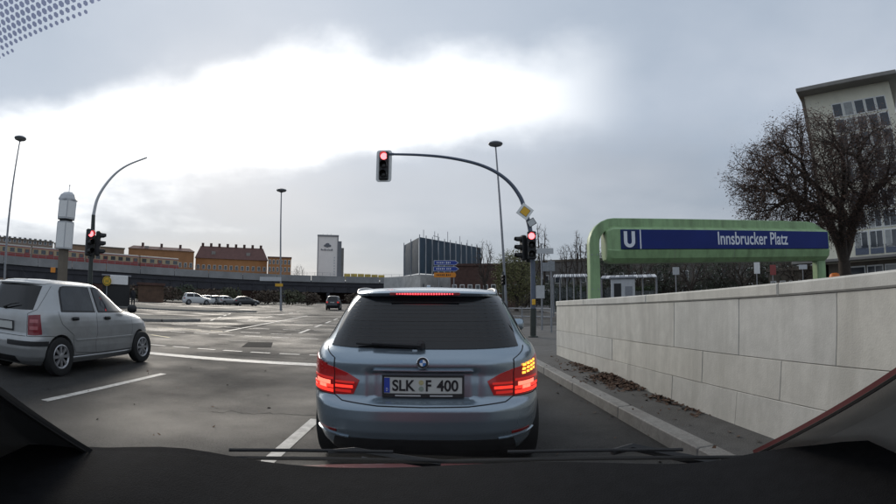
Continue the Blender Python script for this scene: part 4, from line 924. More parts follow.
# ------------------------------------------------------------------ train on the bridge
def railcar(az0, az1, off, label, end=False):
    p0, p1 = bpt(az0, off), bpt(az1, off); c = (p0 + p1) / 2; d = p1 - p0; L = d.length; rz = math.atan2(d.y, d.x)
    T = thing('train_car', label, 'train', (c.x, c.y, Z_B + 1.75), rz, 'red and ochre railcars on the bridge')
    prof = [(-1.45, 0), (-1.5, .9), (-1.48, 2.2), (-1.30, 2.95), (-.8, 3.25), (0, 3.35), (.8, 3.25), (1.3, 2.95), (1.48, 2.2), (1.5, .9), (1.45, 0)]
    def seg(z0, z1, m, nm, sh=0.0):
        q = [(-1.5 - sh, z0), (1.5 + sh, z0), (1.49 + sh, z1), (-1.49 - sh, z1)]
        MB().prism(q, -L / 2 + .15, L / 2 - .15, lambda a, b, h: (h, a, b)).build(nm, m, T)
    seg(0.1, 1.28, M['trainred'], 'lower_body', .01); seg(1.28, 2.65, M['traincream'], 'window_band'); seg(2.65, 2.85, M['trainred'], 'cantrail', .01)
    MB().prism([(-1.45, 2.85), (-1.2, 3.1), (-.6, 3.28), (.6, 3.28), (1.2, 3.1), (1.45, 2.85)], -L / 2 + .1, L / 2 - .1, lambda a, b, h: (h, a, b)).build('roof', M['trainroof'], T)
    n = max(3, int(L / 2.0)); wm = MB().box((0, 0, 0), (1.25, .05, .95)).mesh('window', M['pane']); dm = MB().bevbox((0, 0, 0), (1.35, .05, 2.1), .02).mesh('door', M['trainred'])
    for i in range(n):
        x = -L / 2 + (i + .5) * L / n
        if i % 4 == 2: link('door', dm, T, (x, -1.52, 1.35)); link('window', wm, T, (x, -1.55, 1.95)).scale = (.8, 1, .8)
        else: link('window', wm, T, (x, -1.515, 1.97))
    if end:
        MB().box((0, 0, 0), (.05, 2.2, 1.0)).build('end_window', M['pane'], T, None, (L / 2 - .13, 0, 2.0))
    return T
railcar(-36.2, -31.7, 5, 'leading red and ochre railcar on the bridge', True)
railcar(-42.5, -36.35, 5, 'red and ochre railcar coupled second in the train on the bridge')
railcar(-48.8, -42.65, 5, 'red and ochre railcar seen behind the advertising column')
railcar(-55, -48.95, 5, 'last red and ochre railcar at the far end of the train')
# yellow works train farther right
yt = thing('works_train', 'low yellow works wagons standing on the bridge right of the white tower', 'train', tuple(bpt(-9.8, 6) + Vector((0, 0, Z_B + 1.0))))
yp0 = bpt(-9.8, 6)
for a in np.arange(-12.2, -7.4, .8):
    p = bpt(a + .4, 6) - yp0; MB().bevbox((p.x, p.y, 1.15), (2.05, 2.2, 1.75 + .25 * math.sin(a * 7)), .08, -R(a)).build('wagon', mat('works_yellow', (.58, .42, .07), .7, var=.3, vscale=.8), yt)
# ================================================================== BUILDINGS BEYOND THE BRIDGE
def far_block(name, label, az0, az1, D, zt, wallm, roof=None, rows=(), n=8, depth=12, roofm=None, chim=0, zt1=None, cat='building'):
    p0, p1 = pol(az0, D), pol(az1, D if not isinstance(D, tuple) else D[1]); c = (p0 + p1) / 2; d = p1 - p0; L = d.length; rz = math.atan2(d.y, d.x)
    B = thing(name, label, cat, (c.x, c.y, 0), rz)
    MB().box((0, depth / 2, zt / 2), (L, depth, zt)).build('wall', wallm, B)
    if roof:
        RF = MB().add([(-L / 2 - .3, -.5, zt), (L / 2 + .3, -.5, zt), (L / 2 + .3, depth + .5, zt), (-L / 2 - .3, depth + .5, zt), (-L / 2 + 1.5, depth * .45, zt + roof), (L / 2 - 1.5, depth * .45, zt + roof)], [(0, 1, 5, 4), (1, 2, 5), (2, 3, 4, 5), (3, 0, 4), (3, 2, 1, 0)]).build('roof', roofm or M['rooftile'], B)
        for i in range(chim):
            x = -L / 2 + (i + .7) * L / (chim + .4); MB().box((x, depth * .45, zt + roof + .3), (1.0, .9, 1.8)).build('chimney', M['brick'], RF)
        for i in range(max(1, int(L / 14))):
            x = -L / 2 + (i + .5) * 14; 
            if x < L / 2 - 2: MB().box((x, depth * .18, zt + roof * .45), (1.6, 1.4, 1.2)).build('dormer', M['greywall'], RF)
    else:
        MB().box((0, depth / 2, zt + .2), (L + .5, depth + .5, .4)).build('roof', roofm or M['greywall'], B)
    wm = MB().box((0, 0, 0), (L / n * .42, .12, 1.5)).mesh('pane', M['pane']); fm = MB().box((0, 0, 0), (L / n * .42 + .25, .08, 1.75)).mesh('window', M['frame'])
    for z in rows:
        for i in range(n):
            w = link('window', fm, B, (-L / 2 + (i + .5) * L / n, -.03, z)); link('pane', wm, w, (0, -.05, 0))
    return B
far_block('apartment_block', 'orange apartment block with red brown tiled roof beyond the railway bridge', -29.6, -21.2, 195, elz(210, 258.5, 195), M['orangewall'], 5.2, (9.3, 12.4), 13, chim=8)
far_block('apartment_block', 'flat roofed orange apartment house at the right end of the orange row', -21.1, -18.4, 190, elz(268, 257.5, 190), M['orangewall'], None, (9.3, 12.2, 15.0), 6, roofm=M['rooftile'])
far_block('apartment_block', 'brownish block with a tiled roof showing above the train', -37.5, -29.8, 190, elz(160, 250, 190), mat('brown_render', (.37, .18, .08), .85, var=.15, vscale=.4), 1.6, (9.5, 12.5), 12, chim=3)
far_block('flat_roofed_building', 'long grey brown flat roofed building above the train at the left', -56, -46.4, 170, elz(20, 240, 170), mat('brown_grey_render', (.25, .19, .15), .85, var=.15, vscale=.4), None, (9.5, 12.6, 15.6), 16, roofm=M['brownstone'])
far_block('flat_roofed_building', 'low grey building right of the advertising column above the train', -46.2, -38, 185, elz(75, 245.5, 185), mat('tan_render', (.30, .20, .13), .85, var=.15, vscale=.4), None, (10, 13), 12, roofm=M['brownstone'])
# white tower with emblem
TD = 230; t0, t1 = pol(-15.35, TD), pol(-12.9, TD); tc_ = (t0 + t1) / 2; td = t1 - t0; TW = td.length; tz = elz(320, 236, TD)
TO = thing('tower_block', 'tall white tower block with a grey emblem beyond the bridge', 'tower', (tc_.x, tc_.y, 0), math.atan2(td.y, td.x))
MB().box((0, 6, tz / 2), (TW, 12, tz)).build('wall', M['towerwhite'], TO)
MB().box((TW / 2 + .8, 7, tz / 2 - 1), (1.6, 10, tz - 2)).build('side_wing', M['towergrey'], TO); MB().box((TW / 2 + 2.2, 8, tz / 2 - 2.5), (1.2, 9, tz - 5)).build('side_wing', M['greywall'], TO)
MB().box((0, -.05, tz + .25), (TW + .3, .6, .7)).box((-TW / 2 + .2, -.06, tz / 2), (.35, .3, tz)).box((TW / 2 - .2, -.06, tz / 2), (.5, .3, tz)).build('edge_trim', M['towergrey'], TO)
for x in (-2.5, -.4, 1.4): MB().tube([(x, 3, tz), (x, 3, tz + 1.6)], .08, 5).build('aerial', M['steel'], TO)
EM = link('emblem', None, TO, (-.2, -.12, tz - 4.2))
for (x, z, r) in ((-1.0, -.3, .75), (0, .25, 1.0), (1.0, -.3, .75), (0, -.5, .8)): MB().prism([(x + r * math.cos(R(a)), z + r * .7 * math.sin(R(a))) for a in range(0, 360, 30)], -.10 - .02 * r, -.02, lambda a, b, y: (a, y, b)).build('leaf_shape', M['emblem'], EM)
xx = -3.1
for k, wd in enumerate((.5, .45, .3, .55, .45, .5, .3, .5, .45, .55)): MB().box((xx + wd / 2, -.05, -2.3 + .12 * (k % 3 == 0)), (wd * .75, .06, .55 + .25 * (k % 3 == 0))).build('letter_shape', M['emblem'], EM); xx += wd + .12
for k in range(9): MB().box((TW / 2 - 1.7, -.05, tz - 10 - k * 1.3), (.5, .06, .7)).build('small_letter_shape', M['palegrey'], TO)
# ------------------------------------------------------------------ mesh-clad frame on the abutment
def ptD(px, py, D): return atD(px, py, D)
zc = 6.2
A0, A1, A2 = ptD(404.5, 250, 104), ptD(419, 250, 94), ptD(481, 250, 112)
for q_ in (A0, A1, A2): q_.z = 0
HB = thing('mesh_clad_frame', 'tall dark blue mesh covered scaffold frame standing on a concrete abutment', 'scaffold', tuple(A1))
def hpanel(a, b, n, ztop, name, lean=0.0):
    d = (b - a) / n; u = d.normalized(); nr = Vector((u.y, -u.x, 0)); rz = math.atan2(u.y, u.x)
    for i in range(n):
        f0 = i / n; zt0 = ztop(f0); zt1 = ztop(f0 + 1 / n); h = random.uniform(-.10, .10); w = d.length
        o = link(name, None, HB, tuple(a + d * i - A1)); o.rotation_euler.z = rz
        mb = MB(); rows = []
        for zz in range(5):
            k = zz / 4; bl = math.sin(k * math.pi) * random.uniform(.02, .22)
            rows.append([(.04, -.02 - bl * .2, zc + .2 + (zt0 - zc - .3) * k), (w * .5, -.05 - bl + h * .3, zc + .2 + (zt0 / 2 + zt1 / 2 - zc - .3) * k), (w - .04, -.02 - bl * .2, zc + .2 + (zt1 - zc - .3) * k)])
        o.data = None
        bpy.data.objects.remove(o)
        o = mb.grid(rows).build(name, M['mesh'] if i % 3 else mat('dark_blue_mesh_2', (.022, .050, .080), .6, var=.35, vscale=.4), HB, 60, tuple(a + d * i - A1)); o.rotation_euler.z = rz
        MB().box((0, .1, (zc + zt0 + .4) / 2), (.16, .16, zt0 + .4 - zc)).build('scaffold_pole', M['steel'], HB, None, tuple(a + d * i - A1 + nr * .12))
za, zb_ = elz(418, 236.5, 94), elz(480, 247.5, 112)
hpanel(A0, A1, 2, lambda f: za - .5 + f * .4, 'mesh_panel'); hpanel(A1, A2, 11, lambda f: za + (zb_ - za) * f, 'mesh_panel')
nb_ = (A2 - A1).normalized(); bk = Vector((-nb_.y, nb_.x, 0)) * 5
MB().prism([(p.x - A1.x, p.y - A1.y) for p in (A0 - nb_, A1 - bk * .08, A2 - bk * .08, A2 + bk * 1.2, A0 + bk * 1.2)], 0, zc).build('abutment', M['concrete'], HB)
for f in (.06, .22, .27, .42, .62, .75):
    p = A1 + (A2 - A1) * f - A1; zt_ = za + (zb_ - za) * f
    MB().tube([(p.x, p.y + .5, zt_ - .5), (p.x, p.y + .5, zt_ + random.uniform(1.0, 2.2))], .06, 5).build('top_pole', M['steel'], HB)
p0, p1 = A1 + (A2 - A1) * .2 - A1, A1 + (A2 - A1) * .29 - A1
MB().tube([p0 + Vector((0, .5, za + .7)), p1 + Vector((0, .5, za + .55))], .06, 5).build('top_rail', M['steel'], HB)
# graffiti-like dark smears on the abutment
dd = (A2 - A1).normalized(); nrm_ = Vector((dd.y, -dd.x, 0))
for i in range(9):
    f = .8 + i * .75 + random.uniform(-.2, .2); c = dd * f - bk * .08 + nrm_ * .03; w_, h_ = random.uniform(.25, .45), random.uniform(.3, .8); z_ = random.uniform(2.2, 4.4)
    MB().prism([(random.uniform(.6, 1) * w_ * math.cos(R(a)), random.uniform(.6, 1) * h_ * math.sin(R(a))) for a in range(0, 360, 40)], 0, .02, lambda a, b, h: (c.x + dd.x * a + nrm_.x * h, c.y + dd.y * a + nrm_.y * h, z_ + b)).build('graffiti', mat('graffiti_%d' % (i % 3), ((.10, .12, .14), (.55, .54, .52), (.09, .16, .18))[i % 3], .8), HB)
# brick building right of the abutment
far_block('brick_building', 'low brown brick building right of the concrete abutment', 0.3, 8.5, 88, elz(470, 266, 88), M['brick'], None, (3.2,), 9, 10, roofm=M['brick'])
# direction signs on two posts
DSD = 62; ds = atD(446, 300, DSD); ds.z = 0
DS = thing('direction_sign', 'two blue arrow boards above an orange one on steel posts', 'road sign', tuple(ds))
for dx in (-.9, 1.0): MB().tube([(dx, .1, 0), (dx, .1, elz(446, 261, DSD))], .07, 8).build('post', M['steel'], DS)
for k, (py, m, w_) in enumerate(((262.8, 'dirblue', 3.1), (268.9, 'dirblue', 3.2), (275, 'orange', 3.05))):
    z_ = elz(446, py, DSD); h_ = .60; arrow = [(-w_ / 2, -h_ / 2), (w_ / 2 - .35, -h_ / 2), (w_ / 2 + (.05 if k < 2 else -.25), 0), (w_ / 2 - .35, h_ / 2), (-w_ / 2, h_ / 2)]
    BO = MB().prism(arrow, -.03, .03, lambda a, b, y: (a, y, z_ + b)).build('board', M['letter'] if k < 2 else M[m], DS)
    if k < 2:
        MB().prism([(a * .965, b * .84) for a, b in arrow], -.045, -.035, lambda a, b, y: (a, y, z_ + b)).build('blue_face', M[m], BO)
    xx = -w_ / 2 + .35
    for j in range(8):
        if j == 5: xx += .12
        wd = random.uniform(.12, .2); MB().box((xx + wd / 2, -.052, z_), (wd * .75, .006, random.choice((.18, .2, .26)))).build('letter_shape', M['letter'] if k < 2 else M['ink'], BO); xx += wd + .06
# ================================================================== OFFICE BUILDING ON THE RIGHT
OD = 55.0; oa0, oa1 = 44.2, 54.9
q0, q1 = pol(oa0, OD), pol(oa1, OD * 1.0); oc = (q0 + q1) / 2; od = q1 - q0; OW = od.length; OH = elz(806, 97, OD)
OB = thing('office_building', 'tall cream office building with grouped white framed windows behind the bare tree', 'building', (oc.x, oc.y, .12), math.atan2(od.y, od.x))
MB().box((0, 8, OH / 2 + 1.9), (OW, 16, OH - 3.8)).build('wall', M['cream'], OB)
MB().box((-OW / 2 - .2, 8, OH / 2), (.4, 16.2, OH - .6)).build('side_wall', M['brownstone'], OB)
MB().bevbox((.2, 7.4, OH + .15), (OW + 1.6, 18.4, .45), .05).build('roof', M['greywall'], OB)
MB().box((0, 8.2, 1.9), (OW - .6, 16, 3.8)).build('ground_floor', M['brownstone'], OB)
MB().bevbox((1.0, -.9, 4.05), (OW + 9, 2.4, .28), .03).build('canopy', M['greywall'], OB)
MB().box((OW / 2 + 12, 10, (OH - 5) / 2), (24, 14, OH - 5)).build('wing', mat('wing_render', (.40, .40, .37), .85, var=.1, vscale=.5), OB)
def owin(x, z, w, h, nx=1, nz=2, par=None):
    Wd = MB().box((0, .0, 0), (w + .16, .10, h + .16)).build('window', M['frame'], par or OB, None, (x, -.03, z))
    for i in range(nx):
        for j in range(nz):
            MB().box((0, 0, 0), (w / nx - .10, .04, h / nz - .10)).build('pane', M['blind'] if random.random() < .3 else M['pane'], Wd, None, (-w / 2 + (i + .5) * w / nx, -.055, -h / 2 + (j + .5) * h / nz))
    return Wd
wx0 = -OW / 2 + 3.6; cw = 1.30
for r_ in range(5):
    z = OH - 2.3 - r_ * 1.75
    for c_ in range(5): owin(wx0 + c_ * cw, z, cw - .22, 1.45, 1, 1)
for r_ in range(3):
    z = OH - 12.0 - r_ * 2.0
    for c_ in range(4): owin(wx0 + .6 + c_ * 1.7, z, 1.45, 1.65, 2, 1)
for c_ in range(4):
    MB().box((wx0 + .6 + c_ * 1.7, -.04, OH - 17.0), (1.5, .08, .9)).build('spandrel', M['bluegrey'], OB)
for i_, x in enumerate((-1.6, .4, 2.4, 4.4)): owin(x, 1.75, 1.7, 3.1, 2 if i_ % 2 else 1, 2)
for r_ in range(6):
    for c_ in range(5): 
        Wd = owin(OW / 2 + 2.5 + c_ * 3.2, 5.5 + r_ * 2.6, 2.2, 1.6, 2, 1); Wd.location.y = 2.95
# low wing left of the office building, beneath the tree
far_block('low_shop_building', 'low brown shop building with dark windows left of the cream office', 37.5, 44.0, 58, 3.6, M['brownstone'], None, (1.7,), 6, 8, roofm=M['brownstone'])
# ================================================================== TREES
def cluster_tree(name, label, base, H, crown, npts, trunk_r, twigm, leafm=None, nleaf=0, lsize=(.06, .11), group=None, trunk_h=None, seed=1, up=0.35, wig=.12, tmin=.008, spread=.28, cat='tree'):
    """limbs reach out to points filling a crown volume; crown = (cx, cy, cz, rx, ry, rz)"""
    rg = np.random.default_rng(seed); T = thing(name, label, cat, tuple(base), 0, group)
    cx, cy, cz, rx, ry, rz = crown; P = []
    while len(P) < npts:
        v = rg.uniform(-1, 1, 3); r = np.linalg.norm(v)
        if r > 1 or rg.random() > .25 + .75 * r: continue
        k = 1 + .16 * math.sin(3.1 * v[0] * 2 + seed) * math.cos(2.7 * v[1] * 2 + v[2] * 3)
        P.append((cx + v[0] * rx * k, cy + v[1] * ry * k, cz + v[2] * rz * k))
    P = np.array(P); tr, cr = MB(), MB(); tips = []
    th = trunk_h or H * .25
    def tb(a, b, r0, r1, big):
        a, b = Vector(a), Vector(b); L = (b - a).length; m = (a + b) / 2 + Vector(rg.normal(0, wig * .35, 3)) * L
        (tr if big else cr).tube([a, m, b], [r0, (r0 + r1) / 2, r1], 7 if big else 3, cap=False)
    def grow(node, pts, r, depth):
        n = len(pts)
        if n <= 2 or depth > 12:
            for p in pts: tb(node, p, max(r * .6, tmin), tmin * .6, False); tips.append((np.array(node), p))
            return
        k = 3 if (n > 40 and rg.random() < .5) or depth == 0 else 2
        if depth == 0: k = 4
        dirs = pts - node; dirs = dirs / (np.linalg.norm(dirs, axis=1, keepdims=True) + 1e-6)
        cen = dirs[rg.choice(n, k, replace=False)]
        for _ in range(4):
            lab = np.argmin(((dirs[:, None] - cen[None]) ** 2).sum(2), 1)
            cen = np.array([dirs[lab == i].mean(0) if (lab == i).any() else cen[i] for i in range(k)])
        for i in range(k):
            q = pts[lab == i]
            if not len(q): continue
            c = q.mean(0); f = .34 + .12 * rg.random(); new = node + (c - node) * f + rg.normal(0, wig, 3) * np.linalg.norm(c - node) * .5
            new[2] += up * np.linalg.norm(c - node) * .12
            r1 = max(trunk_r * (len(q) / npts) ** .45, tmin)
            tb(node, new, min(r, r1 * 1.25), r1, r1 > trunk_r * .16)
            grow(new, q, r1, depth + 1)
    top = np.array([rg.normal(0, .05), rg.normal(0, .05), th])
    tr.tube([(0, 0, -.15), (0, 0, .15), (top[0] * .6, top[1] * .4, th * .5), tuple(top)], [trunk_r * 1.5, trunk_r * 1.15, trunk_r * .98, trunk_r * .92], 10, cap=False)
    grow(top, P, trunk_r * .9, 0)
    tr.build('trunk', M['bark'], T, 60); cr.build('crown', twigm, T)
    if leafm and nleaf:
        lm = MB()
        for _ in range(nleaf):
            a, b = tips[rg.integers(len(tips))]; t = rg.random() ** .6; c = Vector(a + (b - a) * t + rg.normal(0, spread, 3)); s = rg.uniform(*lsize)
            u = Vector(rg.normal(0, 1, 3)).normalized(); w_ = u.orthogonal().normalized(); lm.add([c - u * s, c + w_ * s * .55, c + u * s, c - w_ * s * .55], [(0, 1, 2, 3)])
        lm.build('foliage', leafm, T)
    return T
tb_ = pol(46.6, 23.5, .12)
cluster_tree('broad_tree', 'broad bare tree with withered brown leaves in front of the cream office building', tb_, 8.8, (-1.05, 0, 5.85, 4.75, 4.6, 2.65), 4800, .33, M['twig'], M['deadleaf'], 72000, (.030, .062), trunk_h=2.35, seed=5, tmin=.011, spread=.16, wig=.15)
# bare poplars and other trees beyond the crossing
def ptree(px, ptop, D, wpx, label, kind, seed, group=None, name='bare_tree', base_z=.12):
    top = atD(px, ptop, D); b = Vector((top.x, top.y, base_z)); H = top.z - base_z; w = wpx / F_PX * D / 2
    if kind == 'poplar': return cluster_tree(name, label, b, H, (0, 0, H * .58, w, w, H * .42), 420, .22, M['poplar'], None, 0, group=group, trunk_h=H * .16, seed=seed, up=1.2, wig=.08, tmin=.022)
    if kind == 'round': return cluster_tree(name, label, b, H, (0, 0, H * .66, w, w, H * .34), 420, .20, M['poplar'], None, 0, group=group, trunk_h=H * .3, seed=seed, tmin=.02)
    if kind == 'willow': return cluster_tree(name, label, b, H, (0, 0, H * .56, w, w, H * .42), 300, .2, M['twig'], M['willow'], 9000, (.05, .13), group=group, trunk_h=H * .2, seed=seed, tmin=.02, spread=.35)
    if kind == 'dark': return cluster_tree(name, label, b, H, (0, 0, H * .60, w, w, H * .38), 260, .16, M['twig'], M['hedge'], 2600, (.10, .2), group=group, trunk_h=H * .28, seed=seed, tmin=.018, spread=.4)
ptree(516, 250, 56, 46, 'yellow green willow behind the signal mast', 'willow', 11, name='willow_tree')
ptree(484, 239, 78, 26, 'bare round tree beside the mesh covered frame', 'round', 12)
ptree(541, 221, 82, 20, 'tall bare poplar rising behind the priority road sign', 'poplar', 13)
ptree(533, 233, 84, 16, 'shorter bare poplar beside the tall one behind the signal mast', 'poplar', 14)
ptree(577, 227, 80, 15, 'slim bare poplar left of the green portal', 'poplar', 15)
ptree(566, 242, 82, 22, 'low bare tree between the slim poplar and the signal mast', 'round', 16)
ptree(590, 238, 86, 24, 'bare tree partly hidden by the green portal post', 'round', 17)
ptree(299, 263, 185, 14, 'small bare tree beyond the bridge left of the white tower', 'round', 18)
for i, (px, pt_, D) in enumerate(((610, 246, 62), (636, 250, 58), (662, 247, 64), (690, 252, 56), (716, 249, 62), (742, 252, 58), (768, 248, 60), (796, 251, 56))):
    ptree(px, pt_, D, 52, 'dark leafy tree in the row behind the green portal' if i % 2 == 0 else 'bare grey tree in the row behind the green portal', 'dark' if i % 2 == 0 else 'round', 30 + i, 'trees behind the portal', 'park_tree')
far_block('sky_block_building', 'long dark grey brown building added far behind the trees and portal to block the sky', 8.0, 46, 104, 9.0, mat('dark_render', (.13, .12, .11), .85, var=.2, vscale=.3), None, (2.4, 5.4), 26, 10, roofm=M['brownstone'])  # invented dark backdrop that stops bright sky showing through hedge and trees
# hedges and shrubs
def shrub(name, label, c, dims, n, m, seed, group=None, rz=0.0, leaf=(.08, .16)):
    rg = np.random.default_rng(seed); S = thing(name, label, 'shrub', tuple(c), rz, group); mb, st = MB(), MB(); stm = []
    for _ in range(n):
        v = rg.normal(0, 1, 3); v /= np.linalg.norm(v); r = rg.uniform(.55, 1.0); k = 1 + .22 * math.sin(v[0] * 5 + seed) * math.cos(v[1] * 6)
        p = Vector((v[0] * dims[0] * r * k, v[1] * dims[1] * r * k, max(.03, dims[2] * (.5 + .5 * v[2] * r * k)))); s = rg.uniform(*leaf)
        u = Vector(rg.normal(0, 1, 3)).normalized(); w_ = u.orthogonal().normalized(); mb.add([p - u * s, p + w_ * s * .6, p + u * s, p - w_ * s * .6], [(0, 1, 2, 3)])
    for _ in range(12):
        a = rg.uniform(0, 6.28); e = Vector((math.cos(a) * dims[0] * .7, math.sin(a) * dims[1] * .7, dims[2] * .8)); st.tube([(0, 0, -.05), e * .5, e], [.04, .025, .01], 4, cap=False)
    mb.build('foliage', m, S); st.build('stems', M['bark'], S); return S
hedge_m = [M['hedge'], mat('brown_shrub', (.075, .055, .038), .85, var=.4, vscale=.9), mat('olive_shrub', (.070, .072, .038), .85, var=.4, vscale=.9)]
for i, (az, D, w_, h_, mi) in enumerate(((-38, 88, 3.2, 3.0, 1), (-35.5, 92, 2.6, 2.6, 2), (-33, 90, 3, 2.8, 1), (-30.5, 93, 3, 3.1, 0), (-28, 90, 3.4, 2.6, 1), (-25.5, 92, 2.5, 3.0, 2), (-21, 94, 3, 2.8, 1), (-18.5, 95, 3, 2.9, 2), (-16.3, 98, 2.6, 2.6, 1), (-10.5, 104, 3, 2.8, 1), (-8, 106, 3, 2.8, 0))):
    shrub('shrub', ('dark green roadside shrub in front of the bridge piers', 'brown roadside shrub in front of the bridge piers', 'olive roadside shrub in front of the bridge piers')[mi], pol(az, D, .1), (w_, w_ * .6, h_), 420, hedge_m[mi], 50 + i, 'shrubs before the bridge', -R(az), (.18, .34))
for i, az in enumerate(np.arange(9, 45, 3.0)):
    shrub('hedge', 'dark evergreen hedge section behind the shelters and portal' if i % 3 else 'brown beech hedge section between evergreen ones behind the portal', pol(az, 66, .12), (2.5, 1.6, 3.6), 1500, hedge_m[0 if i % 3 else 1], 80 + i, 'hedge behind the portal', -R(az), (.08, .17))
# dim back wall closing the view under the bridge
far_block('retaining_wall', 'brown retaining wall seen between the bridge piers', -45, -2, 176, 4.2, M['brick'], None, (), 1, 3, roofm=M['brick'], cat='wall')
far_block('corner_shop', 'small brown orange hut below the bridge left of the parked cars', -36.2, -33.2, 84, 2.7, mat('hut_brown', (.11, .065, .042), .85, var=.4, vscale=.8), None, (), 3, 4, roofm=M['brick'])
# ================================================================== SHELTERS, KIOSKS, POSTS
def shelter(label, px0, px1, D, ztop, rz_extra=0.0, panels=5):
    a, b = atD(px0, 290, D), atD(px1, 290, D); a.z = b.z = .12; c = (a + b) / 2; d = b - a; L = d.length
    S = thing('bus_shelter', label, 'bus shelter', tuple(c), math.atan2(d.y, d.x)); h = ztop - .12
    for i in range(panels + 1):
        x = -L / 2 + i * L / panels
        for y in (0, 1.5): MB().tube([(x, y, 0), (x, y, h - .25)], .04, 6).build('post', M['steel'], S)
    for i in range(panels * 3):
        w_ = L / (panels * 3); x = -L / 2 + (i + .5) * w_
        MB().add([(x - w_ / 2 + .02, -.5, h - .28), (x + w_ / 2 - .02, -.5, h - .28), (x + w_ / 2 - .02, 2.0, h), (x - w_ / 2 + .02, 2.0, h), (x - w_ / 2 + .02, -.5, h - .22), (x + w_ / 2 - .02, -.5, h - .22), (x + w_ / 2 - .02, 2.0, h + .06), (x - w_ / 2 + .02, 2.0, h + .06)], [(3, 2, 1, 0), (4, 5, 6, 7), (0, 1, 5, 4), (1, 2, 6, 5), (2, 3, 7, 6), (3, 0, 4, 7)]).build('roof_panel', M['palegrey'] if i % 2 else M['steel'], S)
    for i in range(panels): MB().box((-L / 2 + (i + .5) * L / panels, 1.5, 1.15), (L / panels - .15, .02, 1.7)).build('glass_pane', M['clear'], S)
    MB().bevbox((0, 1.2, .48), (L * .6, .35, .06), .02).build('bench', M['steel'], S)
    return S
shelter('long glazed bus shelter with ribbed roof beyond the end of the pale wall', 553, 588, 33, elz(570, 273.5, 33))
shelter('glazed bus shelter with ribbed roof seen under the green portal', 601, 657, 36, elz(630, 274.5, 36), panels=4)
def kiosk(label, px, D, w_, h_, m, door=True):
    p = atD(px, 295, D); p.z = .12; K = thing('ticket_kiosk', label, 'kiosk', tuple(p), -R(math.degrees(math.atan2(p.x, p.y))))
    MB().bevbox((0, 0, h_ / 2), (w_, 1.2, h_), .03).build('cabinet', m, K)
    if door: MB().bevbox((-w_ * .22, -.61, h_ * .48), (w_ * .3, .03, h_ * .8), .01).build('door', M['black'], K); MB().bevbox((w_ * .24, -.61, h_ * .5), (w_ * .3, .03, h_ * .6), .01).build('poster_case', M['steel'], K)
    MB().bevbox((0, 0, h_ + .06), (w_ + .2, 1.4, .12), .02).build('roof', M['steel'], K); return K
kiosk('pale ticket cabinet with dark door under the green portal', 623, 31, 1.5, 2.35, M['palegrey'])
kiosk('dark covered stop shelter behind the silver hatchback below the bridge', 116, 47, 2.6, 2.6, M['black'], False)
# bus stop sign and board near the stop shelter
p = atD(107, 281, 46); BS = thing('bus_stop_sign', 'round yellow and green stop sign on a post left of the white board', 'sign', (p.x, p.y, .1))
MB().tube([(0, 0, 0), (0, 0, p.z + .2)], .04, 6).build('post', M['steel'], BS)
fz = -R(math.degrees(math.atan2(p.x, p.y)))
def disc(r, y, m, nm): o = MB().lathe([(r, .0), (r, -.02), (.002, -.02)], (0, y, 0), 20, 'y').build(nm, m, BS, None, (0, 0, p.z - .1)); o.rotation_euler.z = fz; return o
disc(.42, -.05, M['yellow'], 'yellow_disc'); disc(.36, -.075, mat('stop_green', (.03, .18, .05), .5), 'green_ring'); disc(.30, -.10, M['yellow'], 'inner_disc')
o = letters('H', .26, .34, mat('stop_green', (.03, .18, .05), .5), BS, (0, 0, p.z - .1), 'stop_letter'); o.rotation_euler.z = fz; o.location += Vector((math.sin(fz), -math.cos(fz), 0)) * .13
p = atD(119, 280, 46.3); WB = tag(MB().bevbox((0, 0, 0), (1.7, .12, .8), .02).build('sign_board', M['white'], None, None, tuple(p)), 'white rectangular board on top of the dark stop shelter', 'sign'); WB.rotation_euler.z = fz
p = atD(53, 270, 34); OS = tag(MB().bevbox((0, 0, 0), (.45, .05, .32), .01).build('route_sign', M['orange'], None, None, tuple(p)), 'small orange plate on the advertising column shaft', 'sign')
# orange litter bin by the tree
p = pol(45.2, 19.0, .12); BN = thing('litter_bin', 'orange cylindrical litter bin on a post beside the broad tree', 'litter bin', tuple(p))
MB().tube([(0, .2, 0), (0, .2, 1.75)], .03, 8).build('post', M['steel'], BN); MB().lathe([(.17, 1.0), (.21, 1.05), (.22, 1.62), (.18, 1.72), (.10, 1.76)], (0, 0, 0), 18).build('bin_body', M['binorange'], BN, 40); MB().lathe([(.225, 1.5), (.23, 1.52), (.225, 1.54)], (0, 0, 0), 18).build('rim_band', M['black'], BN)
# small posts with plates seen under the portal
for (px, py, D, w_, h_, m, lb) in ((676, 271, 30, .45, .45, 'palegrey', 'small pale square sign on a thin post under the left of the portal'), (757, 268, 34, .5, .75, 'white', 'white notice on a post under the right of the portal'), (773, 270, 36, .55, .7, 'trainred', 'dull red notice on a post next to the white notice'), (803, 267, 40, .9, .35, 'palegrey', 'pale name plate on a post left of the portal post')):
    p = atD(px, py, D); N = thing('notice_post', lb, 'sign', (p.x, p.y, .12)); MB().tube([(0, .05, 0), (0, .05, p.z)], .035, 6).build('post', M['steel'], N); MB().bevbox((0, 0, p.z - .12), (w_, .03, h_), .01).build('notice', M[m], N)
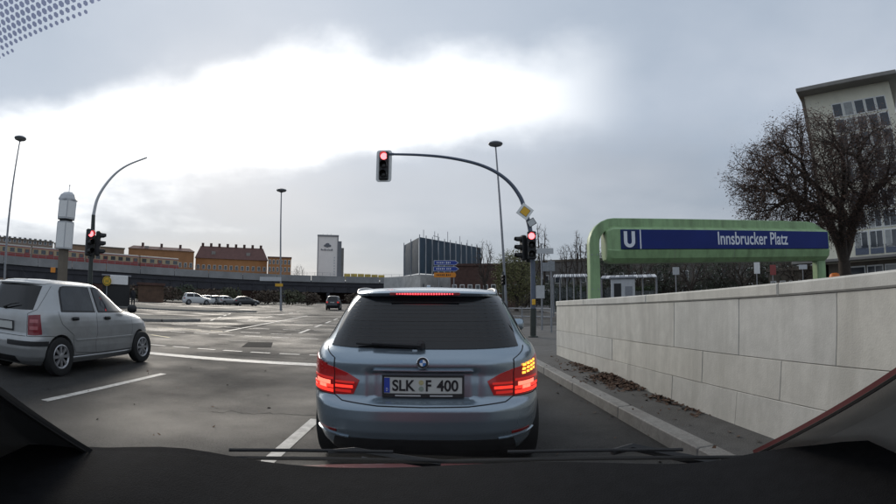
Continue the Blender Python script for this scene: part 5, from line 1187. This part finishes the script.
# pedestrian signal and bollards near the lamp right of the estate car
p = atD(503, 280, 30); PS = thing('pedestrian_signal', 'dark pedestrian signal on a post under the willow', 'traffic light', (p.x, p.y, .0))
MB().tube([(0, 0, 0), (0, 0, p.z + .5)], .06, 8).build('post', M['darkgreen'], PS); signal_head(PS, (0, -.15, p.z), 0, .26, .62, .09, on=-1)
ra, rb = atD(509, 315, 23), atD(551, 314, 21); ra.z = rb.z = .12; GR = thing('guard_rail', 'low steel tube railing along the pavement corner behind the signal mast', 'railing', tuple(ra))
for f in (0, .33, .66, 1): v_ = (rb - ra) * f; MB().tube([(v_.x, v_.y, 0), (v_.x, v_.y, .8)], .03, 8).build('post', M['steel'], GR)
for z in (.42, .78): MB().tube([(0, 0, z), (rb - ra) + Vector((0, 0, z))], .025, 8).build('rail', M['steel'], GR)
# a pedestrian standing near the stop
def person(label, base, H, rz):
    P = thing('person', label, 'person', tuple(base), rz); k = H / 1.75
    me = bpy.data.meshes.new('body')
    V = [(0, 0, .95), (0, 0, 1.2), (0, .01, 1.42), (0, .0, 1.52), (0, -.01, 1.66), (.19, 0, 1.40), (.24, .02, 1.12), (.22, -.06, .88), (-.19, 0, 1.40), (-.25, .03, 1.13), (-.22, -.04, .88), (.10, 0, .90), (.11, -.03, .50), (.11, .02, .08), (.12, -.14, .04), (-.10, 0, .90), (-.11, .02, .50), (-.12, .05, .08), (-.13, -.11, .04)]
    Ed = [(0, 1), (1, 2), (2, 3), (3, 4), (2, 5), (5, 6), (6, 7), (2, 8), (8, 9), (9, 10), (0, 11), (11, 12), (12, 13), (13, 14), (0, 15), (15, 16), (16, 17), (17, 18)]
    rad = [.17, .16, .15, .065, .10, .08, .06, .045, .08, .06, .045, .11, .08, .05, .045, .11, .08, .05, .045]
    me.from_pydata([tuple(c * k for c in v) for v in V], Ed, []); o = bpy.data.objects.new('body', me); COL.objects.link(o)
    md = o.modifiers.new('s', 'SKIN'); o.modifiers.new('d', 'SUBSURF').levels = 1
    for i, r in enumerate(rad): me.skin_vertices[0].data[i].radius = (r * k, r * k)
    me.skin_vertices[0].data[0].use_root = True
    bpy.context.view_layer.update(); m2 = bpy.data.meshes.new_from_object(o.evaluated_get(bpy.context.evaluated_depsgraph_get())); bpy.data.objects.remove(o)
    m2.materials.clear(); m2.materials.append(M['coat']); m2.shade_smooth(); link('body', m2, P)
    MB().lathe([(.02, 1.57), (.075, 1.60), (.085, 1.66), (.07, 1.72), (.02, 1.75)], (0, -.03, 0), 12).build('face', M['skin'], P, 60); MB().lathe([(.08, 1.64), (.10, 1.68), (.085, 1.74), (.02, 1.78)], (0, .0, 0), 12).build('hair', M['bark'], P, 60)
    return P
person('pedestrian in dark clothes standing beside the stop shelter below the bridge', atD(133, 305, 46) * Vector((1, 1, 0)) if False else Vector((atD(133, 300, 46).x, atD(133, 300, 46).y, .0)), 1.76, R(60))
# ================================================================== THE CAR THE VIEW IS TAKEN FROM
OC = thing('red_car', 'dark dashboard, pillars, wipers and red bonnet of the car the view is taken from', 'car', (0, 0, 0))
def ray_at(px, py, d): v_ = ray(px, py); return Vector((v_[0] * d, v_[1] * d, CAM_H + v_[2] * d))
def ws(x, Y): return 0.972 + (0.94 - 0.16 * (x / .64) ** 2 - Y) * 0.55      # windscreen height
def ycowl(x): return 0.93 - 0.16 * (x / .64) ** 2
g = [[(x, y, ws(x, y)) for x in np.linspace(-.64, .64, 17)] for y in []]
rows = []
for j in range(15):
    f = j / 14; rows.append([(x, ycowl(x) * (1 - f) + .06 * f, ws(x, ycowl(x) * (1 - f) + .06 * f)) for x in np.linspace(-.645, .645, 17)])
WSN = MB().grid(rows).build('windscreen', M['windscreen'], OC, 60)
def on_glass(px, py):
    d = ray(px, py); lo_, hi_ = .05, 1.5
    for _ in range(40):
        t = (lo_ + hi_) / 2
        if CAM_H + d[2] * t > ws(d[0] * t, d[1] * t): hi_ = t
        else: lo_ = t
    return d[0] * t, d[1] * t
(fx0, fy0), (fx1, fy1) = on_glass(4, 54), on_glass(104, 2)
fd = MB()
for i in range(75):
    for j in range(40):
        x = -.37 + i * .0035 + (j % 2) * .00175; Y = .060 + j * .0033
        lim = fy0 + (fy1 - fy0) * (x - fx0) / (fx1 - fx0)
        if Y > lim or x > fx1 + .03: continue
        r_ = .00158 * min(1, .65 + (lim - Y) / .02)
        fd.add([(x + r_ * math.cos(R(a)), Y + r_ * math.sin(R(a)), ws(x, Y + r_ * math.sin(R(a))) - .0012) for a in range(0, 360, 60)], [tuple(range(6))])
fo = fd.build('frit_dots', glassy('frit_glass', (.42, .44, .58), .3, 1.0), WSN); fo['kind'] = 'stuff'
# dashboard top: rolls from the base of the glass back under the camera
xs = np.linspace(-.78, .78, 33); rows = []
def dash_z(x, f): return 0.986 + .006 * math.sin(x * 9) + .022 * min(1, max(0, (abs(x) - .52) / .2)) ** 2 + (.022 * math.exp(-((x + .52) / .14) ** 2)) + .02 * math.exp(-((x - .60) / .10) ** 2) - .045 * f - .10 * max(0, f - .55) ** 1.5
for j in range(12):
    f = j / 11; rows.append([(x, ycowl(x) - .035 - f * .46, dash_z(x, f)) for x in xs])
rows.append([(x, ycowl(x) - .54, .60) for x in xs])
MB().grid(rows).build('dashboard', M['dash'], OC, 60)
# cowl, bonnet, wings
MB().grid([[(x, ycowl(x) + dy, dz_) for x in np.linspace(-.70, .70, 21)] for dy, dz_ in ((-.02, .965), (.03, .945), (.10, .905), (.16, .885))]).build('cowl', M['rubber'], OC, 60)
rows = []
for j in range(14):
    f = j / 13; y = 1.02 + f * .93; rows.append([(x, y - .16 * (x / .7) ** 2 * (1 - f) - .10 * (x / .7) ** 2 * f, .935 - .28 * f - .04 * f ** 2 - .05 * (x / .7) ** 4 - (.0 if f < 1 else .12)) for x in np.linspace(-.72, .72, 21)])
MB().grid(rows).build('bonnet', M['carred'], OC, 50)
for s_ in (-1, 1):
    MB().grid([[(s_ * xq, y, z) for xq, z in ((.715, zz), (.80, zz - .05), (.84, zz - .22), (.84, .35))] for y, zz in ((1.06, .84), (1.25, .80), (1.6, .70), (1.9, .60), (1.98, .50))]).build('front_wing', M['carred'], OC, 50)
MB().grid([[(x, 1.86 - .10 * (x / .7) ** 2 + (.10 if z < .6 else .09), z) for x in np.linspace(-.8, .8, 15)] for z in (.60, .5, .35, .2)]).build('front_bumper', M['carred'], OC, 50)
# A pillars with trim, seals
for s_, tm in ((1, M['trim']), (-1, M['darktrim'])):
    if s_ > 0: P0, P1 = ray_at(775, 441, 1.03), ray_at(896, 370, .80)
    else: P0, P1 = ray_at(90, 450, 1.0), ray_at(0, 389, .78)
    dr = (P1 - P0); A = P0 - dr * .25; B = P0 + dr * 2.6; nX = Vector((s_, 0, 0))
    for nm, o0, o1, m_, dn in (('windscreen_seal', .0, .0025, mat('seal_red', (.09, .01, .012), .6) if s_ > 0 else M['rubber'], 0), ('pillar_trim', .008, .42, tm, .30)):
        sec_ = []
        for k in range(6):
            f = k / 5; P_ = A + (B - A) * f
            sec_.append([P_ + nX * o0 + Vector((0, 0, .004)), P_ + nX * (o0 * .5 + o1 * .5) + Vector((0, -.03 if dn else -.004, -.03 * (1 if dn else .1))), P_ + nX * o1 + Vector((0, -.05 if dn else 0, -dn - .03 * (1 if dn else 0)))])
        MB().grid(sec_).build(nm, m_, OC, 60)
    # rubber strip inside the seal
    MB().tube([A + nX * .012 + Vector((0, -.006, -.002)), B + nX * .012 + Vector((0, -.006, -.002))], .0045, 6).build('glazing_bead', M['rubber'], OC)
    MB().grid([[(s_ * .76, y, z) for y in (.50, .25, 0, -.6, -1.4, -2.2)] for z in (.30, .70, .93)]).build('door', M['darktrim'], OC)
MB().grid([[(x, y, 1.475 + .04 * (1 - (x / .64) ** 2) - .03 * max(0, -y - 1)) for x in np.linspace(-.66, .66, 9)] for y in (.06, -.3, -.9, -1.6, -2.3)]).build('roof', M['darktrim'], OC, 60)
MB().grid([[(x, y, z) for x in (-.76, 0, .76)] for y, z in ((-2.2, .3), (-2.3, .95), (-2.3, 1.45))]).build('rear_light_block', M['darktrim'], OC)  # unseen windowless panel, added to keep daylight out of the cabin
MB().box((0, -.7, .28), (1.5, 3.0, .04)).build('cabin_floor', M['darktrim'], OC)
# wipers resting above the cowl, just outside the glass
for (a, b) in (((-.56, .12), (.02, .045)), ((-.02, .12), (.60, .05))):
    pts = [(x, ycowl(x) + .012 - .0 * k, ws(x, ycowl(x)) + .0 + .005 * math.sin(math.pi * k)) for k, x in ((k, a[0] + (b[0] - a[0]) * k) for k in np.linspace(0, 1, 10))]
    Wp = link('windscreen_wiper', None, OC)
    MB().tube(pts, .0045, 6).build('blade', M['rubber'], Wp); MB().tube([(x, y + .01, z + .014) for x, y, z in pts[2:-2]], .004, 6).build('spine', M['plastic'], Wp)
    mx = pts[5]; MB().tube([(b[0] - .04, ycowl(b[0]) + .09, .945), (mx[0] + .05, mx[1] + .03, mx[2] + .010), (mx[0], mx[1] + .01, mx[2] + .010)], [.012, .009, .007], 6).build('arm', M['plastic'], Wp)
